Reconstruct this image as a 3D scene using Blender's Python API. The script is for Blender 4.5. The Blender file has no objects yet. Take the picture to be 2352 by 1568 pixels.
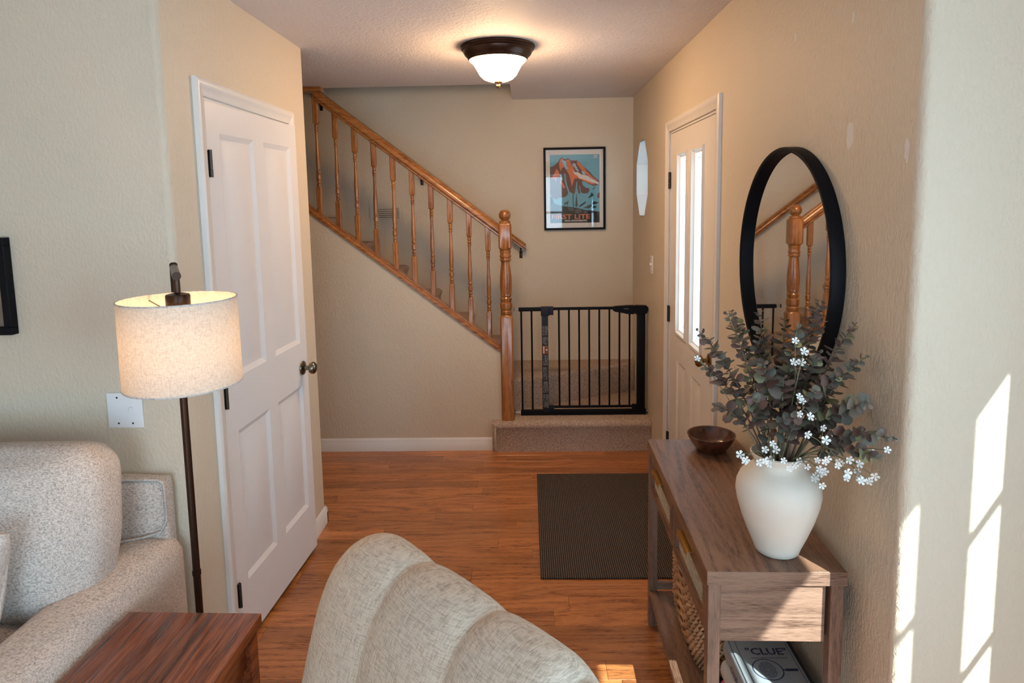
import bpy, bmesh, math, random
from mathutils import Vector, Matrix
R = math.radians
random.seed(7)
SC = bpy.context.scene
COL = SC.collection

# ------------------------------------------------------------------ camera
cam = bpy.data.cameras.new('camera')
cam.sensor_fit = 'HORIZONTAL'; cam.sensor_width = 36.0
cam.lens = 36.0 * 1500.2 / 2352
cam.shift_x = 0.0; cam.shift_y = -(784 - 632.7) / 2352
cam.clip_start = 0.02
camo = bpy.data.objects.new('camera', cam); COL.objects.link(camo)
RX, UY, FW = Vector((0.99959228, 0.02265188, -0.0173832)), Vector((0.01473022, 0.11243502, 0.99354989)), Vector((-0.02446025, 0.99340085, -0.11205551))
camo.matrix_world = Matrix(((RX.x, UY.x, -FW.x, 0), (RX.y, UY.y, -FW.y, 0), (RX.z, UY.z, -FW.z, 1.6755), (0, 0, 0, 1)))
SC.camera = camo

# ------------------------------------------------------------------ sky, sun, exposure
SC.view_settings.view_transform = 'Standard'
SC.view_settings.look = 'None'
SC.view_settings.gamma = 1.0
SC.view_settings.use_curve_mapping = False
SC.view_settings.exposure = 0.85
SC.cycles.max_bounces = 8; SC.cycles.diffuse_bounces = 4; SC.cycles.glossy_bounces = 3; SC.cycles.transmission_bounces = 4; SC.cycles.transparent_max_bounces = 8
SC.cycles.caustics_reflective = False; SC.cycles.caustics_refractive = False
SC.cycles.adaptive_threshold = 0.08; SC.cycles.adaptive_min_samples = 16
w = bpy.data.worlds.new('sky'); SC.world = w; w.use_nodes = True
bg = w.node_tree.nodes['Background']
bg.inputs[0].default_value = (0.57, 0.805, 1.0, 1); bg.inputs[1].default_value = 6.6
sun = bpy.data.lights.new('sun', 'SUN'); sun.energy = 16.0; sun.angle = R(0.5); sun.color = (0.93, 1.0, 0.98)
suno = bpy.data.objects.new('sun', sun); COL.objects.link(suno)
suno.rotation_euler = Vector((-0.52, 1.0, -0.86)).to_track_quat('-Z', 'Y').to_euler()
suno.location = (6, -9, 9)
def portal(name, loc, direction, sx, sy):
    l = bpy.data.lights.new(name, 'AREA'); l.shape = 'RECTANGLE'; l.size = sx; l.size_y = sy
    l.cycles.is_portal = True
    o = bpy.data.objects.new(name, l); COL.objects.link(o); o.location = loc
    o.rotation_euler = Vector(direction).to_track_quat('-Z', 'Z').to_euler()
portal('daylight_portal', (1.52, -0.45, 1.45), (-1, 0, 0), 2.1, 1.45)
portal('daylight_portal', (-0.2, -3.3, 1.12), (0, 1, 0), 2.0, 2.2)

# ------------------------------------------------------------------ materials
MATS = {}
def new_mat(name):
    m = bpy.data.materials.new(name); m.use_nodes = True; MATS[name] = m
    nt = m.node_tree; return m, nt, nt.nodes['Principled BSDF']
def N(nt, t, **kw):
    n = nt.nodes.new(t)
    for k, v in kw.items(): setattr(n, k, v)
    return n
def ramp(nt, stops):
    r = N(nt, 'ShaderNodeValToRGB'); e = r.color_ramp.elements
    while len(e) < len(stops): e.new(0.5)
    for i, (p, c) in enumerate(stops): e[i].position = p; e[i].color = (*c, 1)
    return r
def coords(nt, scale=(1, 1, 1), rand=False, rot=(0, 0, 0)):
    tc = N(nt, 'ShaderNodeTexCoord'); mp = N(nt, 'ShaderNodeMapping')
    mp.inputs['Scale'].default_value = scale; mp.inputs['Rotation'].default_value = rot
    nt.links.new(tc.outputs['Object'], mp.inputs['Vector'])
    if rand:
        oi = N(nt, 'ShaderNodeObjectInfo'); mu = N(nt, 'ShaderNodeMath', operation='MULTIPLY'); mu.inputs[1].default_value = 37.0
        nt.links.new(oi.outputs['Random'], mu.inputs[0]); nt.links.new(mu.outputs[0], mp.inputs['Location'])
    return mp.outputs['Vector']
def noise(nt, vec, scale, detail=3, rough=0.5, dist=0.0):
    n = N(nt, 'ShaderNodeTexNoise'); n.inputs['Scale'].default_value = scale; n.inputs['Detail'].default_value = detail
    n.inputs['Roughness'].default_value = rough; n.inputs['Distortion'].default_value = dist
    nt.links.new(vec, n.inputs['Vector']); return n.outputs['Fac']
def bump(nt, b, h, strength, dist):
    n = N(nt, 'ShaderNodeBump'); n.inputs['Strength'].default_value = strength; n.inputs['Distance'].default_value = dist
    nt.links.new(h, n.inputs['Height']); nt.links.new(n.outputs[0], b.inputs['Normal'])
def plain(name, col, rough=0.5, metal=0.0, spec=0.5, vary=0.0, bumps=None, coat=0.0):
    m, nt, b = new_mat(name)
    b.inputs['Roughness'].default_value = rough; b.inputs['Metallic'].default_value = metal
    b.inputs['Specular IOR Level'].default_value = spec; b.inputs['Coat Weight'].default_value = coat
    v = coords(nt)
    r = ramp(nt, [(0.3, tuple(c * (1 - vary) for c in col)), (0.7, tuple(min(1, c * (1 + vary)) for c in col))])
    nt.links.new(noise(nt, v, 9.0, 4), r.inputs[0]); nt.links.new(r.outputs[0], b.inputs['Base Color'])
    if bumps: bump(nt, b, noise(nt, v, bumps[0], 3), bumps[1], bumps[2])
    return m
def paint(name, col, rough=0.55, bscale=75, bs=0.35, bd=0.004):
    m, nt, b = new_mat(name); b.inputs['Roughness'].default_value = rough
    v = coords(nt)
    r = ramp(nt, [(0.3, tuple(c * 0.975 for c in col)), (0.7, tuple(c * 1.02 for c in col))])
    nt.links.new(noise(nt, v, 2.2, 4), r.inputs[0]); nt.links.new(r.outputs[0], b.inputs['Base Color'])
    v2 = coords(nt, (1, 1, 0.55))
    rr = ramp(nt, [(0.42, (0, 0, 0)), (0.62, (1, 1, 1))])
    nt.links.new(noise(nt, v2, bscale, 3, 0.55, 0.6), rr.inputs[0])
    bump(nt, b, rr.outputs[0], bs, bd); return m
def wood(name, light, mid, dark, scale=(1, 1, 1), rough=0.35, rand=False, coat=0.0, fine=1.0, hue=0.0, rot=(0, 0, 0), contrast=1.0):
    """grain runs along the axis with the smallest scale"""
    m, nt, b = new_mat(name)
    v = coords(nt, scale, rand, rot)
    lo = noise(nt, v, 0.32, 2.0, 0.45, 0.35); n2 = noise(nt, v, 12.0 * fine, 4, 0.65); n3 = noise(nt, v, 2.3, 3, 0.6)
    k = N(nt, 'ShaderNodeMath', operation='MULTIPLY'); k.inputs[1].default_value = 85.0; nt.links.new(lo, k.inputs[0])
    sn = N(nt, 'ShaderNodeMath', operation='SINE'); nt.links.new(k.outputs[0], sn.inputs[0])
    m1 = N(nt, 'ShaderNodeMath', operation='MULTIPLY_ADD'); m1.inputs[1].default_value = 0.085 * contrast; nt.links.new(sn.outputs[0], m1.inputs[0]); nt.links.new(n2, m1.inputs[2])
    m2 = N(nt, 'ShaderNodeMath', operation='MULTIPLY_ADD'); m2.inputs[1].default_value = 0.55; nt.links.new(n3, m2.inputs[0]); nt.links.new(m1.outputs[0], m2.inputs[2])
    r = ramp(nt, [(0.54, dark), (0.70, mid), (0.93, light)])
    nt.links.new(m2.outputs[0], r.inputs[0])
    out = r.outputs[0]
    if rand and hue:
        oi = N(nt, 'ShaderNodeObjectInfo'); mr = N(nt, 'ShaderNodeMapRange'); mr.inputs[3].default_value = 1 - hue; mr.inputs[4].default_value = 1 + hue
        nt.links.new(oi.outputs['Random'], mr.inputs[0])
        hs = N(nt, 'ShaderNodeHueSaturation'); nt.links.new(mr.outputs[0], hs.inputs['Value']); nt.links.new(out, hs.inputs['Color']); out = hs.outputs[0]
    nt.links.new(out, b.inputs['Base Color'])
    b.inputs['Roughness'].default_value = rough; b.inputs['Coat Weight'].default_value = coat; b.inputs['Coat Roughness'].default_value = 0.15
    bump(nt, b, n2, 0.12, 0.002); return m
def fabric(name, a, bcol, scale, ratio=(1, 1, 1), bs=0.6, bd=0.003, rough=0.95):
    m, nt, b = new_mat(name); b.inputs['Roughness'].default_value = rough; b.inputs['Specular IOR Level'].default_value = 0.15
    n1 = noise(nt, coords(nt, ratio), scale, 3, 0.7)
    n2 = noise(nt, coords(nt, (ratio[2], ratio[0], ratio[1])), scale * 0.9, 3, 0.7)
    ad = N(nt, 'ShaderNodeMath', operation='MULTIPLY'); nt.links.new(n1, ad.inputs[0]); nt.links.new(n2, ad.inputs[1])
    r = ramp(nt, [(0.13, a), (0.30, bcol)])
    nt.links.new(ad.outputs[0], r.inputs[0]); nt.links.new(r.outputs[0], b.inputs['Base Color'])
    bump(nt, b, ad.outputs[0], bs, bd); return m

M_wall = paint('beige_wall_paint', (0.63, 0.545, 0.43), 0.55, 95, 0.28, 0.003)
M_ceil = paint('ceiling_paint', (0.74, 0.69, 0.69), 0.7, 60, 0.35, 0.005)
M_white = plain('white_trim_paint', (0.74, 0.73, 0.72), 0.35, vary=0.015)
M_door = plain('white_door_paint', (0.74, 0.73, 0.735), 0.38, vary=0.01, bumps=(40, 0.12, 0.001))
M_fdoor = plain('cream_door_paint', (0.70, 0.66, 0.62), 0.38, vary=0.01)
M_floor = wood('oak_laminate', (0.47, 0.185, 0.060), (0.34, 0.115, 0.034), (0.12, 0.034, 0.010), (1.6, 18, 18), 0.28, True, 0.35, 1.4, 0.22)
M_oak = wood('golden_oak', (0.40, 0.165, 0.042), (0.27, 0.092, 0.021), (0.105, 0.030, 0.008), (24, 24, 1.2), 0.3, True, 0.4, 1.6, 0.14)
M_oakx = wood('golden_oak_rail', (0.40, 0.165, 0.042), (0.27, 0.092, 0.021), (0.105, 0.030, 0.008), (1.6, 22, 22), 0.3, True, 0.4, 1.6, 0.1)
M_con = wood('greyed_walnut_laminate', (0.235, 0.128, 0.080), (0.150, 0.075, 0.046), (0.050, 0.022, 0.013), (22, 1.4, 22), 0.42, True, 0, 1.8, 0.06)
M_conz = wood('greyed_walnut_upright', (0.235, 0.140, 0.100), (0.165, 0.092, 0.064), (0.080, 0.041, 0.028), (26, 26, 1.6), 0.42, True, 0, 1.8, 0.05)
M_conx = wood('greyed_walnut_end', (0.26, 0.158, 0.110), (0.175, 0.100, 0.068), (0.065, 0.033, 0.022), (1.6, 26, 26), 0.42, True, 0, 1.8, 0.05)
M_cherry = wood('cherry_tabletop', (0.25, 0.066, 0.022), (0.135, 0.030, 0.010), (0.040, 0.009, 0.004), (22, 0.9, 22), 0.25, True, 0.3, 1.3, 0.35)
M_bowl = wood('dark_bowl_wood', (0.15, 0.05, 0.024), (0.085, 0.027, 0.013), (0.022, 0.007, 0.004), (6, 6, 2), 0.3, True, 0.3)
M_black = plain('matt_black_metal', (0.005, 0.005, 0.007), 0.5, 0.0, 0.12)
M_navy = plain('dark_plastic', (0.010, 0.011, 0.020), 0.55, 0.0, 0.3)
M_bronze = plain('oil_rubbed_bronze', (0.045, 0.022, 0.014), 0.33, 0.7, vary=0.1)
M_hinge = plain('dark_hinge_metal', (0.055, 0.048, 0.042), 0.4, 0.8, vary=0.15)
M_nickel = plain('aged_nickel', (0.20, 0.17, 0.13), 0.25, 1.0, vary=0.1)
M_brass = plain('aged_brass', (0.26, 0.17, 0.075), 0.28, 1.0, vary=0.1)
M_gold = plain('gold_pull_metal', (0.62, 0.34, 0.09), 0.3, 0.9)
M_steel = plain('zinc_steel', (0.55, 0.55, 0.54), 0.3, 1.0)
M_plate = plain('white_plastic', (0.78, 0.78, 0.80), 0.35)
M_mat = None
M_vase = plain('chalky_ceramic', (0.74, 0.68, 0.59), 0.75, vary=0.05, bumps=(180, 0.15, 0.002))
M_sofa = fabric('oatmeal_tweed', (0.27, 0.235, 0.21), (0.68, 0.605, 0.55), 150, (1, 3.5, 1), 0.5, 0.003)
M_recl = fabric('ribbed_chenille', (0.38, 0.30, 0.23), (0.64, 0.545, 0.44), 90, (0.5, 0.5, 5.0), 0.6, 0.004)
M_pillow = fabric('linen_pillow', (0.35, 0.32, 0.30), (0.60, 0.56, 0.53), 110, (1, 2, 1))
M_carpet = fabric('berber_carpet', (0.24, 0.175, 0.14), (0.54, 0.42, 0.34), 110, (1, 1, 1.3), 0.9, 0.010)
M_rattan = fabric('rattan_cane', (0.25, 0.21, 0.14), (0.56, 0.50, 0.38), 160, (1, 1, 1))
M_wicker = plain('water_hyacinth', (0.40, 0.225, 0.115), 0.65, vary=0.5)
M_stem = plain('brown_stem', (0.12, 0.09, 0.07), 0.7, vary=0.2)
M_gstem = plain('green_stem', (0.19, 0.20, 0.12), 0.7, vary=0.2)
M_petal = plain('white_petal', (0.85, 0.86, 0.84), 0.6)
M_spackle = plain('white_spackle', (0.74, 0.70, 0.64), 0.8, vary=0.05)
M_mirror = plain('silvered_glass', (0.86, 0.86, 0.86), 0.015, 1.0)

def mk_leaf():
    m, nt, b = new_mat('eucalyptus_leaf'); b.inputs['Roughness'].default_value = 0.6
    oi = N(nt, 'ShaderNodeObjectInfo')
    r = ramp(nt, [(0.0, (0.068, 0.066, 0.052)), (0.25, (0.130, 0.126, 0.102)), (0.45, (0.105, 0.060, 0.054)), (0.7, (0.165, 0.102, 0.086)), (0.9, (0.155, 0.150, 0.112)), (1.0, (0.24, 0.235, 0.10))])
    nt.links.new(oi.outputs['Random'], r.inputs[0]); nt.links.new(r.outputs[0], b.inputs['Base Color'])
    return m
M_leaf = mk_leaf()
def mk_rug():
    m, nt, b = new_mat('ribbed_mat'); b.inputs['Roughness'].default_value = 0.95
    v = coords(nt)
    wv = N(nt, 'ShaderNodeTexWave', wave_type='BANDS', bands_direction='X'); wv.inputs['Scale'].default_value = 32.0; wv.inputs['Distortion'].default_value = 0.3
    nt.links.new(v, wv.inputs['Vector'])
    n = noise(nt, coords(nt, (1, 2.2, 1)), 150, 2)
    mu = N(nt, 'ShaderNodeMath', operation='MULTIPLY'); nt.links.new(wv.outputs['Fac'], mu.inputs[0]); nt.links.new(n, mu.inputs[1])
    r = ramp(nt, [(0.1, (0.012, 0.010, 0.008)), (0.5, (0.125, 0.088, 0.068))])
    nt.links.new(mu.outputs[0], r.inputs[0]); nt.links.new(r.outputs[0], b.inputs['Base Color'])
    bump(nt, b, wv.outputs['Fac'], 0.6, 0.004); return m
M_rug = mk_rug()
def mk_shade():
    m, nt, b = new_mat('linen_lampshade')
    v = coords(nt, (1, 1, 6)); n1 = noise(nt, v, 90, 3, 0.7); n2 = noise(nt, coords(nt, (4, 4, 1)), 90, 3, 0.7)
    mu = N(nt, 'ShaderNodeMath', operation='MULTIPLY'); nt.links.new(n1, mu.inputs[0]); nt.links.new(n2, mu.inputs[1])
    r = ramp(nt, [(0.13, (0.60, 0.54, 0.47)), (0.3, (0.80, 0.74, 0.66))])
    nt.links.new(mu.outputs[0], r.inputs[0])
    d = N(nt, 'ShaderNodeBsdfDiffuse'); t = N(nt, 'ShaderNodeBsdfTranslucent'); mx = N(nt, 'ShaderNodeMixShader'); mx.inputs[0].default_value = 0.38
    nt.links.new(r.outputs[0], d.inputs[0]); nt.links.new(r.outputs[0], t.inputs[0])
    nt.links.new(d.outputs[0], mx.inputs[1]); nt.links.new(t.outputs[0], mx.inputs[2])
    nt.links.new(mx.outputs[0], nt.nodes['Material Output'].inputs['Surface']); return m
M_shade = mk_shade()
def mk_glass(name, frosted, tint=(0.93, 0.96, 0.96)):
    m, nt, b = new_mat(name)
    tr = N(nt, 'ShaderNodeBsdfTransparent'); tr.inputs[0].default_value = (*tint, 1)
    g = N(nt, 'ShaderNodeBsdfGlossy'); g.inputs['Roughness'].default_value = 0.02
    lw = N(nt, 'ShaderNodeLayerWeight'); lw.inputs[0].default_value = 0.25
    fr = N(nt, 'ShaderNodeMapRange'); fr.inputs[3].default_value = 0.035; fr.inputs[4].default_value = 0.5; nt.links.new(lw.outputs['Facing'], fr.inputs[0])
    mx = N(nt, 'ShaderNodeMixShader'); nt.links.new(fr.outputs[0], mx.inputs[0]); nt.links.new(tr.outputs[0], mx.inputs[1]); nt.links.new(g.outputs[0], mx.inputs[2])
    last = mx.outputs[0]
    if frosted:
        tl = N(nt, 'ShaderNodeBsdfTranslucent'); tl.inputs[0].default_value = (*tint, 1)
        m2 = N(nt, 'ShaderNodeMixShader'); m2.inputs[0].default_value = frosted
        nt.links.new(last, m2.inputs[1]); nt.links.new(tl.outputs[0], m2.inputs[2]); last = m2.outputs[0]
    nt.links.new(last, nt.nodes['Material Output'].inputs['Surface']); return m
M_glass = mk_glass('clear_glass', 0); M_frost = mk_glass('textured_glass', 0.45); M_frost2 = mk_glass('obscured_glass', 0.5, (0.42, 0.44, 0.44))
def emit(name, col, s):
    m, nt, b = new_mat(name); b.inputs['Base Color'].default_value = (*col, 1)
    b.inputs['Emission Color'].default_value = (*col, 1); b.inputs['Emission Strength'].default_value = s; return m
M_bowl_light = emit('lit_alabaster_glass', (1.0, 0.62, 0.32), 50.0)
def flat(name, c, rough=0.6): return plain(name, c, rough)

# ------------------------------------------------------------------ mesh helpers
def fin(name, bm, mat, parent=None, smooth=35, loc=None, rotz=0.0):
    bmesh.ops.recalc_face_normals(bm, faces=bm.faces[:])
    me = bpy.data.meshes.new(name); bm.to_mesh(me); bm.free()
    for mt in (mat if isinstance(mat, (list, tuple)) else [mat]): me.materials.append(mt)
    if smooth:
        for p in me.polygons: p.use_smooth = True
        me.set_sharp_from_angle(angle=R(smooth))
    return link(name, me, parent, loc, rotz)
def link(name, data, parent=None, loc=None, rotz=0.0):
    o = bpy.data.objects.new(name, data); COL.objects.link(o)
    if loc is not None: o.location = loc
    if rotz: o.rotation_euler = (0, 0, rotz)
    if parent: o.parent = parent
    return o
def thing(name, label, cat, loc=(0, 0, 0), rotz=0.0, group=None, kind=None):
    o = link(name, None, None, loc, rotz); o.empty_display_size = 0.05
    return tag(o, label, cat, group, kind)
def tag(o, label=None, cat=None, group=None, kind=None):
    if label: o['label'] = label
    if cat: o['category'] = cat
    if group: o['group'] = group
    if kind: o['kind'] = kind
    return o
def box(bm, x0, x1, y0, y1, z0, z1, bev=0.0, seg=2):
    r = bmesh.ops.create_cube(bm, size=1.0)
    vs = r['verts']
    for v in vs: v.co = Vector((x0 + (v.co.x + 0.5) * (x1 - x0), y0 + (v.co.y + 0.5) * (y1 - y0), z0 + (v.co.z + 0.5) * (z1 - z0)))
    if bev > 0:
        es = list({e for v in vs for e in v.link_edges})
        bmesh.ops.bevel(bm, geom=es, offset=bev, segments=seg, affect='EDGES', profile=0.6)
def B(name, dims, mat, parent=None, bev=0.0, seg=2):
    bm = bmesh.new(); box(bm, *dims, bev, seg); return fin(name, bm, mat, parent)
def lathe(bm, prof, segs=32, c=(0, 0, 0), axis='Z', cap=True, sx=1.0, sy=1.0):
    rings = []
    for (r, z) in prof:
        ring = []
        for i in range(segs):
            a = 2 * math.pi * i / segs
            x, y = r * math.cos(a) * sx, r * math.sin(a) * sy
            p = {'Z': (x, y, z), 'X': (z, x, y), 'Y': (x, z, y)}[axis]
            ring.append(bm.verts.new((p[0] + c[0], p[1] + c[1], p[2] + c[2])))
        rings.append(ring)
    for a, b in zip(rings, rings[1:]):
        for i in range(segs):
            j = (i + 1) % segs; bm.faces.new((a[i], a[j], b[j], b[i]))
    if cap:
        bm.faces.new(rings[0][::-1]); bm.faces.new(rings[-1])
def tube(bm, pts, rad, segs=8, cap=True):
    pts = [Vector(p) for p in pts]; n = len(pts)
    rads = rad if isinstance(rad, (list, tuple)) else [rad] * n
    rings = []; up = None
    for i, p in enumerate(pts):
        t = (pts[min(i + 1, n - 1)] - pts[max(i - 1, 0)]).normalized()
        if up is None: up = Vector((0, 0, 1)) if abs(t.z) < 0.9 else Vector((1, 0, 0))
        s = t.cross(up)
        if s.length < 1e-6: s = t.cross(Vector((0.3, 0.9, 0.1)))
        s.normalize(); u = s.cross(t).normalized(); up = u
        rings.append([bm.verts.new(p + (s * math.cos(2 * math.pi * k / segs) + u * math.sin(2 * math.pi * k / segs)) * rads[i]) for k in range(segs)])
    for a, b in zip(rings, rings[1:]):
        for k in range(segs):
            j = (k + 1) % segs; bm.faces.new((a[k], a[j], b[j], b[k]))
    if cap and segs > 2:
        bm.faces.new(rings[0][::-1]); bm.faces.new(rings[-1])
def plate(bm, outer, holes, f, thick):
    """2-D outline with holes, mapped by f(u,v,d) and extruded d = 0..thick"""
    edges = []
    for loop in [outer] + list(holes):
        vs = [bm.verts.new(f(u, v, 0)) for u, v in loop]
        edges += [bm.edges.new((vs[i], vs[(i + 1) % len(vs)])) for i in range(len(vs))]
    r = bmesh.ops.triangle_fill(bm, use_beauty=True, use_dissolve=True, edges=edges)
    faces = [g for g in r['geom'] if isinstance(g, bmesh.types.BMFace)]
    ex = bmesh.ops.extrude_face_region(bm, geom=faces)
    d = Vector(f(0, 0, thick)) - Vector(f(0, 0, 0))
    bmesh.ops.translate(bm, verts=[g for g in ex['geom'] if isinstance(g, bmesh.types.BMVert)], vec=d)
def rect(a, b, c, d): return [(a, c), (b, c), (b, d), (a, d)]
def prism(bm, pts2, z0, z1, f=lambda u, v, d: (u, v, d)):
    a = [bm.verts.new(f(u, v, z0)) for u, v in pts2]; b = [bm.verts.new(f(u, v, z1)) for u, v in pts2]
    n = len(a)
    bm.faces.new(a[::-1]); bm.faces.new(b)
    for i in range(n): bm.faces.new((a[i], a[(i + 1) % n], b[(i + 1) % n], b[i]))
def soft(bm, c, size, r, n=10, puff=(0, 0, 0), bend=None):
    """rounded, puffed block; size = half extents"""
    t = bmesh.new(); bmesh.ops.create_cube(t, size=2.0)
    bmesh.ops.subdivide_edges(t, edges=t.edges[:], cuts=n, use_grid_fill=True)
    for v in t.verts:
        p = v.co.copy(); q = Vector((p.x * size[0], p.y * size[1], p.z * size[2]))
        inn = Vector([max(-(size[k] - r), min(size[k] - r, q[k])) for k in range(3)])
        d = q - inn
        if d.length > 1e-9: q = inn + d.normalized() * r
        for k in range(3):
            a, b = [(1, 2), (0, 2), (0, 1)][k]
            q[k] += math.copysign(1, p[k]) * abs(p[k]) * puff[k] * (1 - p[a] ** 2) * (1 - p[b] ** 2)
        if bend: q = bend(q, p)
        v.co = q + Vector(c)
    me = bpy.data.meshes.new('tmp'); t.to_mesh(me); t.free(); bm.from_mesh(me); bpy.data.meshes.remove(me)
def text_bm(bm, s, size, f, align='LEFT', extrude=0.0, sx=1.0, bold=0.0, mi=0):
    cu = bpy.data.curves.new('t', 'FONT'); cu.body = s; cu.size = size; cu.align_x = align; cu.offset = bold; cu.resolution_u = 2
    o = bpy.data.objects.new('t', cu); COL.objects.link(o)
    dg = bpy.context.evaluated_depsgraph_get(); me = bpy.data.meshes.new_from_object(o.evaluated_get(dg))
    vs = [bm.verts.new(f(v.co.x * sx, v.co.y)) for v in me.vertices]
    for p in me.polygons:
        try: fc = bm.faces.new([vs[i] for i in p.vertices]); fc.material_index = mi
        except ValueError: pass
    bpy.data.objects.remove(o); bpy.data.curves.remove(cu); bpy.data.meshes.remove(me)

# ------------------------------------------------------------------ room constants
XR, XL, CE = 0.81, -1.098, 2.44
YH, YB, YCL, YFL, YCR = 4.288, 5.04, 3.28, 2.0, 1.38
XLEFT, YBACK, XWIN = -3.2, -3.1, 1.38
def S(name, bm, mat, label, cat, smooth=35):
    return tag(fin(name, bm, mat, None, smooth), label, cat, kind='structure')
def arc(cx, cy, r, a0, a1, n=8): return [(cx + r * math.cos(R(a0 + (a1 - a0) * i / n)), cy + r * math.sin(R(a0 + (a1 - a0) * i / n))) for i in range(n + 1)]

# floor slab + planks
bm = bmesh.new(); box(bm, XLEFT - .1, XWIN + .08, YBACK - .1, 5.14, -0.08, -0.006)
floor = S('floor', bm, M_floor, 'reddish oak laminate plank floor of the entry and living room', 'floor')
PL = []
for L_ in (0.42, 0.6, 0.78, 0.95, 1.2):
    bm = bmesh.new(); box(bm, -L_ / 2, L_ / 2, -0.0486, 0.0486, -0.008, 0.0, 0.0009, 1)
    o = fin('plank', bm, M_floor, None, 0); PL.append((L_, o.data)); bpy.data.objects.remove(o)
y = 1.30; row = 0
while y < 4.34:
    x = -2.5 - random.random() * 0.6
    while x < XR + 0.05:
        L_, me = random.choice(PL)
        xc = x + L_ / 2
        if xc + L_ / 2 > -2.4: link('plank', me, floor, (xc, y, 0))
        x += L_ + 0.0008
    y += 0.0978; row += 1

# ceiling (stairwell opening cut out)
bm = bmesh.new()
plate(bm, [(XLEFT, YBACK), (XWIN + .08, YBACK), (XWIN + .08, YCR + .12), (XR + .14, YCR + .12), (XR + .14, YB), (-0.10, YB), (-0.10, 4.376), (XLEFT, 4.376)], [], lambda u, v, d: (u, v, CE + d), 0.25)
S('ceiling', bm, M_ceil, 'white textured ceiling over the entry', 'ceiling')
bm = bmesh.new(); box(bm, XLEFT, 0.0, 4.2, YB + .1, 4.9, 5.0)
S('ceiling', bm, M_ceil, 'ceiling high above the stairwell', 'ceiling')
bm = bmesh.new(); box(bm, XLEFT, -0.1, 4.26, 4.376, CE + .25, 4.9); box(bm, -0.1, 0.0, 4.26, YB, CE + .25, 4.9)
S('wall_upper', bm, M_wall, 'upper stairwell wall above the ceiling opening', 'wall')

# living-room side wall (faces camera) with bullnose corner into closet wall
bm = bmesh.new(); r_ = 0.022
prism(bm, [(XLEFT, YFL)] + arc(XL - r_, YFL + r_, r_, -90, 0) + [(XL, 2.235), (XL - .11, 2.235), (XL - .11, YFL + .11), (XLEFT, YFL + .11)], 0, CE)
S('wall_front', bm, M_wall, 'beige wall behind the sofa with rounded corner by the closet', 'wall')
bm = bmesh.new()
plate(bm, [(2.235, 2.055), (3.02, 2.055), (3.02, 0), (YCL, 0), (YCL, CE), (2.235, CE)], [], lambda u, v, d: (XL - d, u, v), 0.11)
box(bm, -2.4, XL - .11, YCL - .11, YCL, 0, CE)
S('wall_closet', bm, M_wall, 'beige closet wall framing the white panel door', 'wall')
bm = bmesh.new(); box(bm, -2.0, -1.95, YFL + .11, YCL - .11, 0, CE)
S('wall_inner', bm, M_wall, 'back wall inside the closet', 'wall')
# right wall, bullnose, door and octagon openings
DY0, DY1, DZ = 2.83, 3.75, 2.055
octc, ow, oh = (4.655, 1.822), 0.228, 0.262
octo = lambda k, w=ow, h=oh: [(octc[0] + a * w * k, octc[1] + b * h * k) for a, b in ((-.414, 1), (.414, 1), (1, .414), (1, -.414), (.414, -1), (-.414, -1), (-1, -.414), (-1, .414))]
bm = bmesh.new()
plate(bm, [(1.6, 0), (DY0, 0), (DY0, DZ), (DY1, DZ), (DY1, 0), (YB, 0), (YB, CE), (1.6, CE)], [octo(1.0)], lambda u, v, d: (XR + d, u, v), 0.14)
prism(bm, [(XR, 1.6)] + arc(XR + r_, YCR + r_, r_, 180, 270) + [(XWIN + .08, YCR), (XWIN + .08, YCR + .12), (XR + .14, YCR + .12), (XR + .14, 1.6)], 0, CE)
wall_right = S('wall_right', bm, M_wall, 'beige wall with the mirror, front door and octagon window', 'wall')
for (y, z, a, b) in ((1.681, 1.827, 0.017, 0.036), (1.43, 1.771, 0.009, 0.026), (1.687, 2.112, 0.006, 0.016), (2.039, 2.15, 0.009, 0.016)):
    bm = bmesh.new(); n = 14
    pts = [(y + a * math.cos(2 * math.pi * i / n) * random.uniform(.7, 1.15), z + b * math.sin(2 * math.pi * i / n) * random.uniform(.75, 1.1)) for i in range(n)]
    prism(bm, pts, 0, 1, lambda u, v, d: (XR - 0.0008 * d, u, v)); fin('spackle_patch', bm, M_spackle, wall_right)
# rear (stair) wall
bm = bmesh.new(); box(bm, XLEFT, XR + .14, YB, YB + .1, 0, 4.9)
S('wall_rear', bm, M_wall, 'beige wall behind the stairs holding the poster', 'wall')
bm = bmesh.new(); box(bm, XLEFT - .1, XLEFT, YBACK - .1, YB + .1, 0, 4.9)
S('wall_left', bm, M_wall, 'far left wall of the living room, out of view', 'wall')
# window wall to the right of the camera
M1, M2, WH, WS = 0.351, 0.420, 2.02, 0.75
bm = bmesh.new()
plate(bm, [(YBACK, 0), (YCR, 0), (YCR, CE), (YBACK, CE)], [rect(-1.45, M1, WS, WH), rect(M2, 0.688, WS, WH)], lambda u, v, d: (XWIN + d, u, v), 0.08)
S('wall_window', bm, M_wall, 'window wall to the right, out of view', 'wall')
wn = tag(thing('window_1', 'white gridded side window throwing sun on the wall', 'window'), kind='structure')
for (a, b) in ((-1.45, M1), (M2, 0.688)):
    bm = bmesh.new()
    for z in (1.02, 1.35, 1.68): box(bm, 1.414, 1.426, a, b, z - .008, z + .008)
    fin('muntin', bm, M_white, wn)
    B('pane', (1.418, 1.422, a, b, WS, WH), M_glass, wn)
for yy in (-0.85, -0.25): B('muntin', (1.414, 1.426, yy - .02, yy + .02, WS, WH), M_white, wn)
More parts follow.
